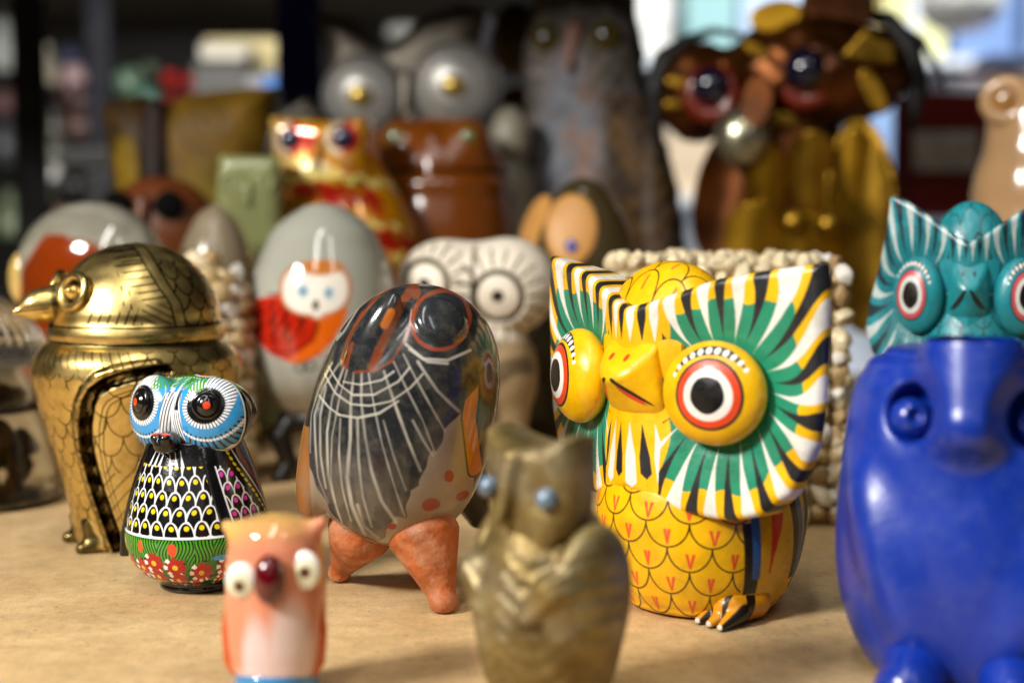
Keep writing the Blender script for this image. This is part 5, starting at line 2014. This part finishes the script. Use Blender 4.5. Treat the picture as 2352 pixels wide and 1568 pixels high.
def rod_post(px0, px1, d, color, label, ytop=-140, ybot=None):
    a = at_depth(px0, 500, d); b = at_depth(px1, 500, d)
    m = material('post_enamel', color, rough=0.65, var=0.1, spec=0.2)
    w = b[0] - a[0]
    root = thing('rack_post', ((a[0] + b[0]) / 2, d, -0.3), 0, label, 'rack post')
    bevel_box('upright', (-w / 2, 0, 0), (w / 2, 0.004, 0.9), m, root, 0.001)
    bevel_box('flange', (-w / 2, 0.004, 0), (-w / 2 + 0.004, 0.04, 0.9), m, root, 0.001)
    hole = material('post_slot', '#020206', rough=0.9)
    for k in range(5):
        bevel_box('slot', (-0.006, -0.0006, 0.33 + k * 0.1), (0.006, -0.0001, 0.345 + k * 0.1), hole, root, 0)
    return root


rod_post(640, 742, 1.27, '#0a1268', 'dark blue steel rack post behind the silver eyed owl')
rod_post(206, 262, 1.85, '#020412', 'thin navy blue rack post of the far rack on the left')
rod_post(38, 112, 1.27, '#06060a', 'black steel rack post at the left edge')

# shop floor, walls and the dark upper shelf
floor_m = material('shop_floor', '#6a6258', rough=0.4, var=0.1, var_scale=2)
fl = bevel_box('floor', (-5, -1.5, -1.05), (5, 7.2, -1.0), floor_m); tag(fl, kind='structure')
wall_m = material('shop_wall', '#b9bcc0', rough=0.8, var=0.05, var_scale=3)
bw = bevel_box('back_wall', (-5, 6.0, -1.0), (5, 6.1, 2.6), wall_m); tag(bw, kind='structure')
us = material('dark_board', '#4a3f2e', rough=0.7, var=0.2, var_scale=4)


def board(name, label, x0, x1, y0, y1, z, th, m):
    o = bevel_box(name, (x0, y0, z), (x1, y1, z + th), m, None, 0.002)
    return tag(o, label, 'shelf board')


board('upper_board', 'dark upper shelf board seen from below at the top left', -1.9, 0.16, 1.5, 2.5, 0.46, 0.025, us)
board('upper_board', 'unseen dark board added above the back row to shade it', -1.1, 1.3, 0.80, 1.26, 0.34, 0.02, material('black_board', '#16130f', rough=0.8))  # added board out of view, keeps overhead light off the back row
far = material('far_board', '#2c2823', rough=0.7)
board('far_shelf', 'far dark shelf board carrying red and green goods', -2.4, 0.2, 2.15, 2.75, 0.005, 0.02, far)
board('far_shelf', 'lower far shelf board carrying pale pots on the left', -2.4, 0.2, 2.15, 2.75, -0.24, 0.02, far)
dk = bevel_box('partition', (-2.4, 2.95, -1.0), (0.15, 2.98, 0.9), material('dark_partition', '#15120e', rough=0.9)); tag(dk, kind='structure')

# goods on the far left rack (blurred)
rng = random.Random(8)
POT = {}


def jar_shape(name, label, cat, px, py, d, w, h, color, group, prof='pot', **k):
    p = at_depth(px, py, d); S = d / FPX
    m = material(name + '_glaze', color, rough=0.25, coat=0.3, **k)
    P = {'pot': ([0, .05, .3, .6, .8, .88, 1], [.6, .7, 1, .95, .6, .5, .62]), 'ball': ([0, .04, .2, .5, .8, .96, 1], [.2, .45, .82, 1, .8, .4, .02]),
         'bottle': ([0, .04, .4, .6, .75, .8, 1], [.9, 1, 1, .95, .4, .36, .36]), 'cup': ([0, .05, .5, 1], [.6, .7, .9, 1])}[prof]
    zz, rr = spl([q * h for q in P[0]], [q * w / 2 for q in P[1]], 40)
    o = revolve(name, zz, rr, m, None, S, 36)
    o.location = tuple(p)
    tag(o, label, cat, group)
    return o


G1 = 'blurred goods on the far left rack'
for nm, lab, px, py, w, h, c, pf in (
        ('white_jug', 'white jug shape at the far left edge of the rack', 8, 165, 70, 110, '#c8d0cc', 'pot'),
        ('pink_pot', 'dull pink pot at the far left edge', 12, 260, 60, 50, '#7a5c5a', 'pot'),
        ('grey_pot', 'grey pot low at the far left edge', 16, 380, 70, 100, '#4a4c50', 'pot'),
        ('green_bottle', 'pale green bottle low at the far left edge', 24, 545, 54, 110, '#7c8a68', 'bottle'),
        ('cream_vase', 'cream vase beside the red and white ball', 112, 195, 46, 88, '#a09884', 'bottle'),
        ('striped_ball', 'red, white and blue ball shaped ornament', 172, 212, 58, 64, '#c0a0a4', 'ball'),
        ('slate_pot', 'slate blue pot behind the striped ball', 160, 150, 56, 40, '#424a6a', 'pot'),
        ('brown_pot', 'mauve brown pot under the striped ball', 190, 262, 110, 70, '#4c3634', 'pot'),
        ('grey_vase', 'tall grey green vase left of the black boxes', 130, 460, 60, 200, '#55564c', 'bottle'),
        ('pink_jug', 'dusty pink jug above the black boxes', 185, 318, 80, 60, '#6c5450', 'pot'),
        ('green_ball', 'pale green glass ball left of the red flowers', 298, 225, 66, 70, '#6a8a74', 'ball'),
        ('green_ball', 'mint green glass ball below the red flowers', 344, 258, 56, 60, '#5a8a78', 'ball'),
        ('green_ball', 'small grey green ball above the other two', 345, 180, 48, 40, '#4a5a48', 'ball'),
        ('dark_pot', 'charcoal pot beneath the black boxes', 175, 462, 110, 80, '#26282a', 'pot'),
        ('pale_cup', 'lilac and blue cup beside the red clay owl', 292, 450, 56, 66, '#8a7a90', 'cup'),
        ('blue_pot', 'deep blue pot behind the lilac cup', 262, 470, 40, 80, '#142a6a', 'pot')):
    jar_shape(nm, lab, 'ornament', px, py, 2.2 if px > 60 else 2.3, w, h, c, G1, pf)


def flower(px, py, d, r, color, label):
    p = at_depth(px, py, d); S = d / FPX
    root = thing('red_flower', p, 0, label, 'artificial flower', 'red artificial flowers on the far rack')
    m = material('petal', color, rough=0.6, var=0.3, var_scale=60)
    for k in range(7):
        a = k * 0.9
        c = np.array([math.cos(a) * r * .5, -r * .2 * (k % 2), math.sin(a) * r * .5])
        sdf('petal', lambda P, c=c: ell(P, c, (r * .5, r * .3, r * .46)), c - r, c + r, 14, m, root, S, 0)


for q in ((392, 182, 22, '#c01c1c', 'red flower at the left of the bunch'), (448, 190, 26, '#c82420', 'bright red flower in the middle of the bunch'), (492, 186, 26, '#b81030', 'crimson flower right of the middle'),
          (525, 208, 22, '#7a1c3c', 'dark magenta flower at the right end of the bunch'), (398, 238, 22, '#a81c0c', 'orange red flower hanging lowest'), (484, 214, 16, '#b03050', 'small pink flower under the crimson one'), (420, 255, 16, '#8c1c0c', 'small rust red flower at the bottom')):
    flower(q[0], q[1], 2.12, q[2], q[3], q[4])

boxm('cream_box', 'cream cardboard box beside the blue post', 'box', 470, 662, 86, 240, 2.05, 0.12, '#d6c890')
boxm('grey_tray', 'pale grey tray lying on the black box by the cream box', 'tray', 457, 566, 100, 138, 1.94, 0.08, '#b4b0a4')
boxm('photo_box', 'small grey box under the bright blue box', 'box', 566, 640, 170, 244, 1.92, 0.05, '#77777c')
boxm('blue_box', 'small bright blue box in front of the cream box', 'box', 602, 648, 170, 212, 1.88, 0.02, '#0c62b0')
boxm('black_box', 'black box under the grey tray', 'box', 440, 572, 138, 236, 1.96, 0.08, '#121110')
boxm('black_box', 'black flat box left of the olive owl', 'box', 136, 292, 338, 388, 1.75, 0.06, '#060606')
boxm('black_box', 'navy black box standing under the flat black box', 'box', 196, 262, 390, 500, 1.74, 0.06, '#07070e')
boxm('rust_box', 'rust brown box top behind the glass paperweight', 'box', 120, 250, 470, 520, 1.15, 0.05, '#6a3212')

# red carton with a white band behind the teal owl
p = at_depth(2158, 480, 1.45); S = 1.45 / FPX
rc = thing('red_carton', p, math.radians(6), 'dark red carton with a white band behind the teal owl', 'box')
bevel_box('carton', (-92, -60, -20), (92, 60, 258), material('dark_red_card', '#6e0812', rough=0.5, var=0.08), rc, 2.0, S)
bevel_box('label', (-90, -62, 84), (60, -60.5, 172), material('white_label', '#c8ccd0', rough=0.5, var=0.25, var_scale=60), rc, 0, S)

# bright shop on the right: white shelving with pale goods
ws = material('white_shelf', '#d8dce2', rough=0.5)
WX0, WX1 = 0.22, 1.62
sh_root = thing('white_shelving', (0, 3.3, -1.0), 0, 'bright white shop shelving in the far right background', 'shelving')
bevel_box('back_panel', (WX0, 0.30, 0), (WX1, 0.32, 2.2), ws, sh_root, 0)
for z in (0.3, 0.75, 1.18, 1.50, 1.82):
    bevel_box('board', (WX0, 0, z), (WX1, 0.30, z + 0.02), ws, sh_root, 0)
for x in (WX0, 0.92, WX1):
    bevel_box('upright', (x, -0.002, 0), (x + 0.02, 0.29, 2.2), ws, sh_root, 0)
G2 = 'pale blurred packages on the white shelving'
pal = ['#b8cce4', '#e4e6ea', '#88a4cc', '#d8c0a0', '#e8e4dc', '#c890a0', '#e0dca0', '#90b8b8', '#dcdce4', '#6c88b8']
cname = ['pale blue', 'white', 'grey blue', 'buff', 'ivory', 'dusty pink', 'pale yellow', 'grey green', 'lavender white', 'slate blue']
rows_ = [(0.20, 'middle', 0), (0.52, 'top', 4)]
for z, rn, st in rows_:
    xs = []
    x = WX0 + 0.04
    while x < WX1 - 0.12:
        w = rng.uniform(0.07, 0.15)
        xs.append((x, w, rng.uniform(0.15, 0.25))); x += w + rng.uniform(0.01, 0.04)
    for k, (x, w, h) in enumerate(xs):
        ci = (k * 3 + st) % 10
        o = bevel_box('package', (0, 0, 0), (w, 0.2, h), material('card_' + cname[ci].replace(' ', '_'), pal[ci], rough=0.6, var=0.15, var_scale=25), None, 0.003, loc=(x, 3.34, z))
        nb = cname[((k + 1) * 3 + st) % 10]
        size = ('narrow', 'wide')[w > 0.11] + (' short', ' tall')[h > 0.2]
        tag(o, '%s %s package left of the %s one on the %s white shelf' % (size, cname[ci], nb, rn), 'package', G2)
rb = jar_shape('white_globe', 'white globe lamp shade at the top right', 'lamp shade', 2205, 78, 2.6, 190, 150, '#dcdcd8', None, 'ball')
jar_shape('red_pot', 'small red round pot beside the tall grey owl', 'ornament', 1420, 24, 2.4, 60, 50, '#a01414', None, 'ball')
boxm('grey_package', 'slate grey strip package at the far right', 'package', 2275, 2400, 120, 150, 2.5, 0.1, '#4a5a78')
boxm('pink_package', 'pale pink package at the far right below the grey one', 'package', 2250, 2360, 150, 185, 2.6, 0.1, '#d8b8c0')
pl = jar_shape('light_gap_cone', 'white cone added for the background light between the silver owl ears', 'lamp shade', 932, 96, 2.4, 100, 62, '#e8ece8', None, 'cup')  # added cone, its white stands in for background light in the gap
area_light('shop_tube', (1.0, 2.3, 1.3), (0.9, 3.4, 0.3), 1.6, 0.3, 44.0, (0.95, 0.98, 1.0))
area_light('far_rack_fill', (-0.45, 1.42, 0.42), (-0.55, 2.3, 0.10), 0.9, 0.06, 5.5, (1.0, 0.95, 0.88))  # added fill light out of view, brightens the goods on the far left rack

# dust and crumbs lying on the shelf
rngc = np.random.RandomState(12)
CV, CF, n0 = [], [], 0
tet = np.array([[1, 0, 0.0], [-0.5, 0.87, 0], [-0.5, -0.87, 0], [0, 0, 0.9]])
tf = np.array([[0, 2, 1], [0, 1, 3], [1, 2, 3], [2, 0, 3]])
for k in range(420):
    px = rngc.uniform(0, 2352); py = rngc.uniform(1080, 1600)
    p = ground(px, py)
    s_ = 0.00012 * (1 + 2.2 * rngc.rand() ** 4)
    a = rngc.uniform(0, 6.28); c_, s2 = math.cos(a), math.sin(a)
    t_ = tet * s_ * [1, rngc.uniform(.5, 1), .6]
    t_ = np.stack([c_ * t_[:, 0] - s2 * t_[:, 1], s2 * t_[:, 0] + c_ * t_[:, 1], t_[:, 2] + 0.00002], 1) + [p[0], p[1], 0]
    CV.append(t_); CF.append(tf + n0); n0 += 4
cr = mesh_obj('crumbs', np.concatenate(CV), np.concatenate(CF), material('crumb', '#6a4a2a', rough=0.8, var=0.5, var_scale=400), None, False)
tag(cr, kind='stuff')
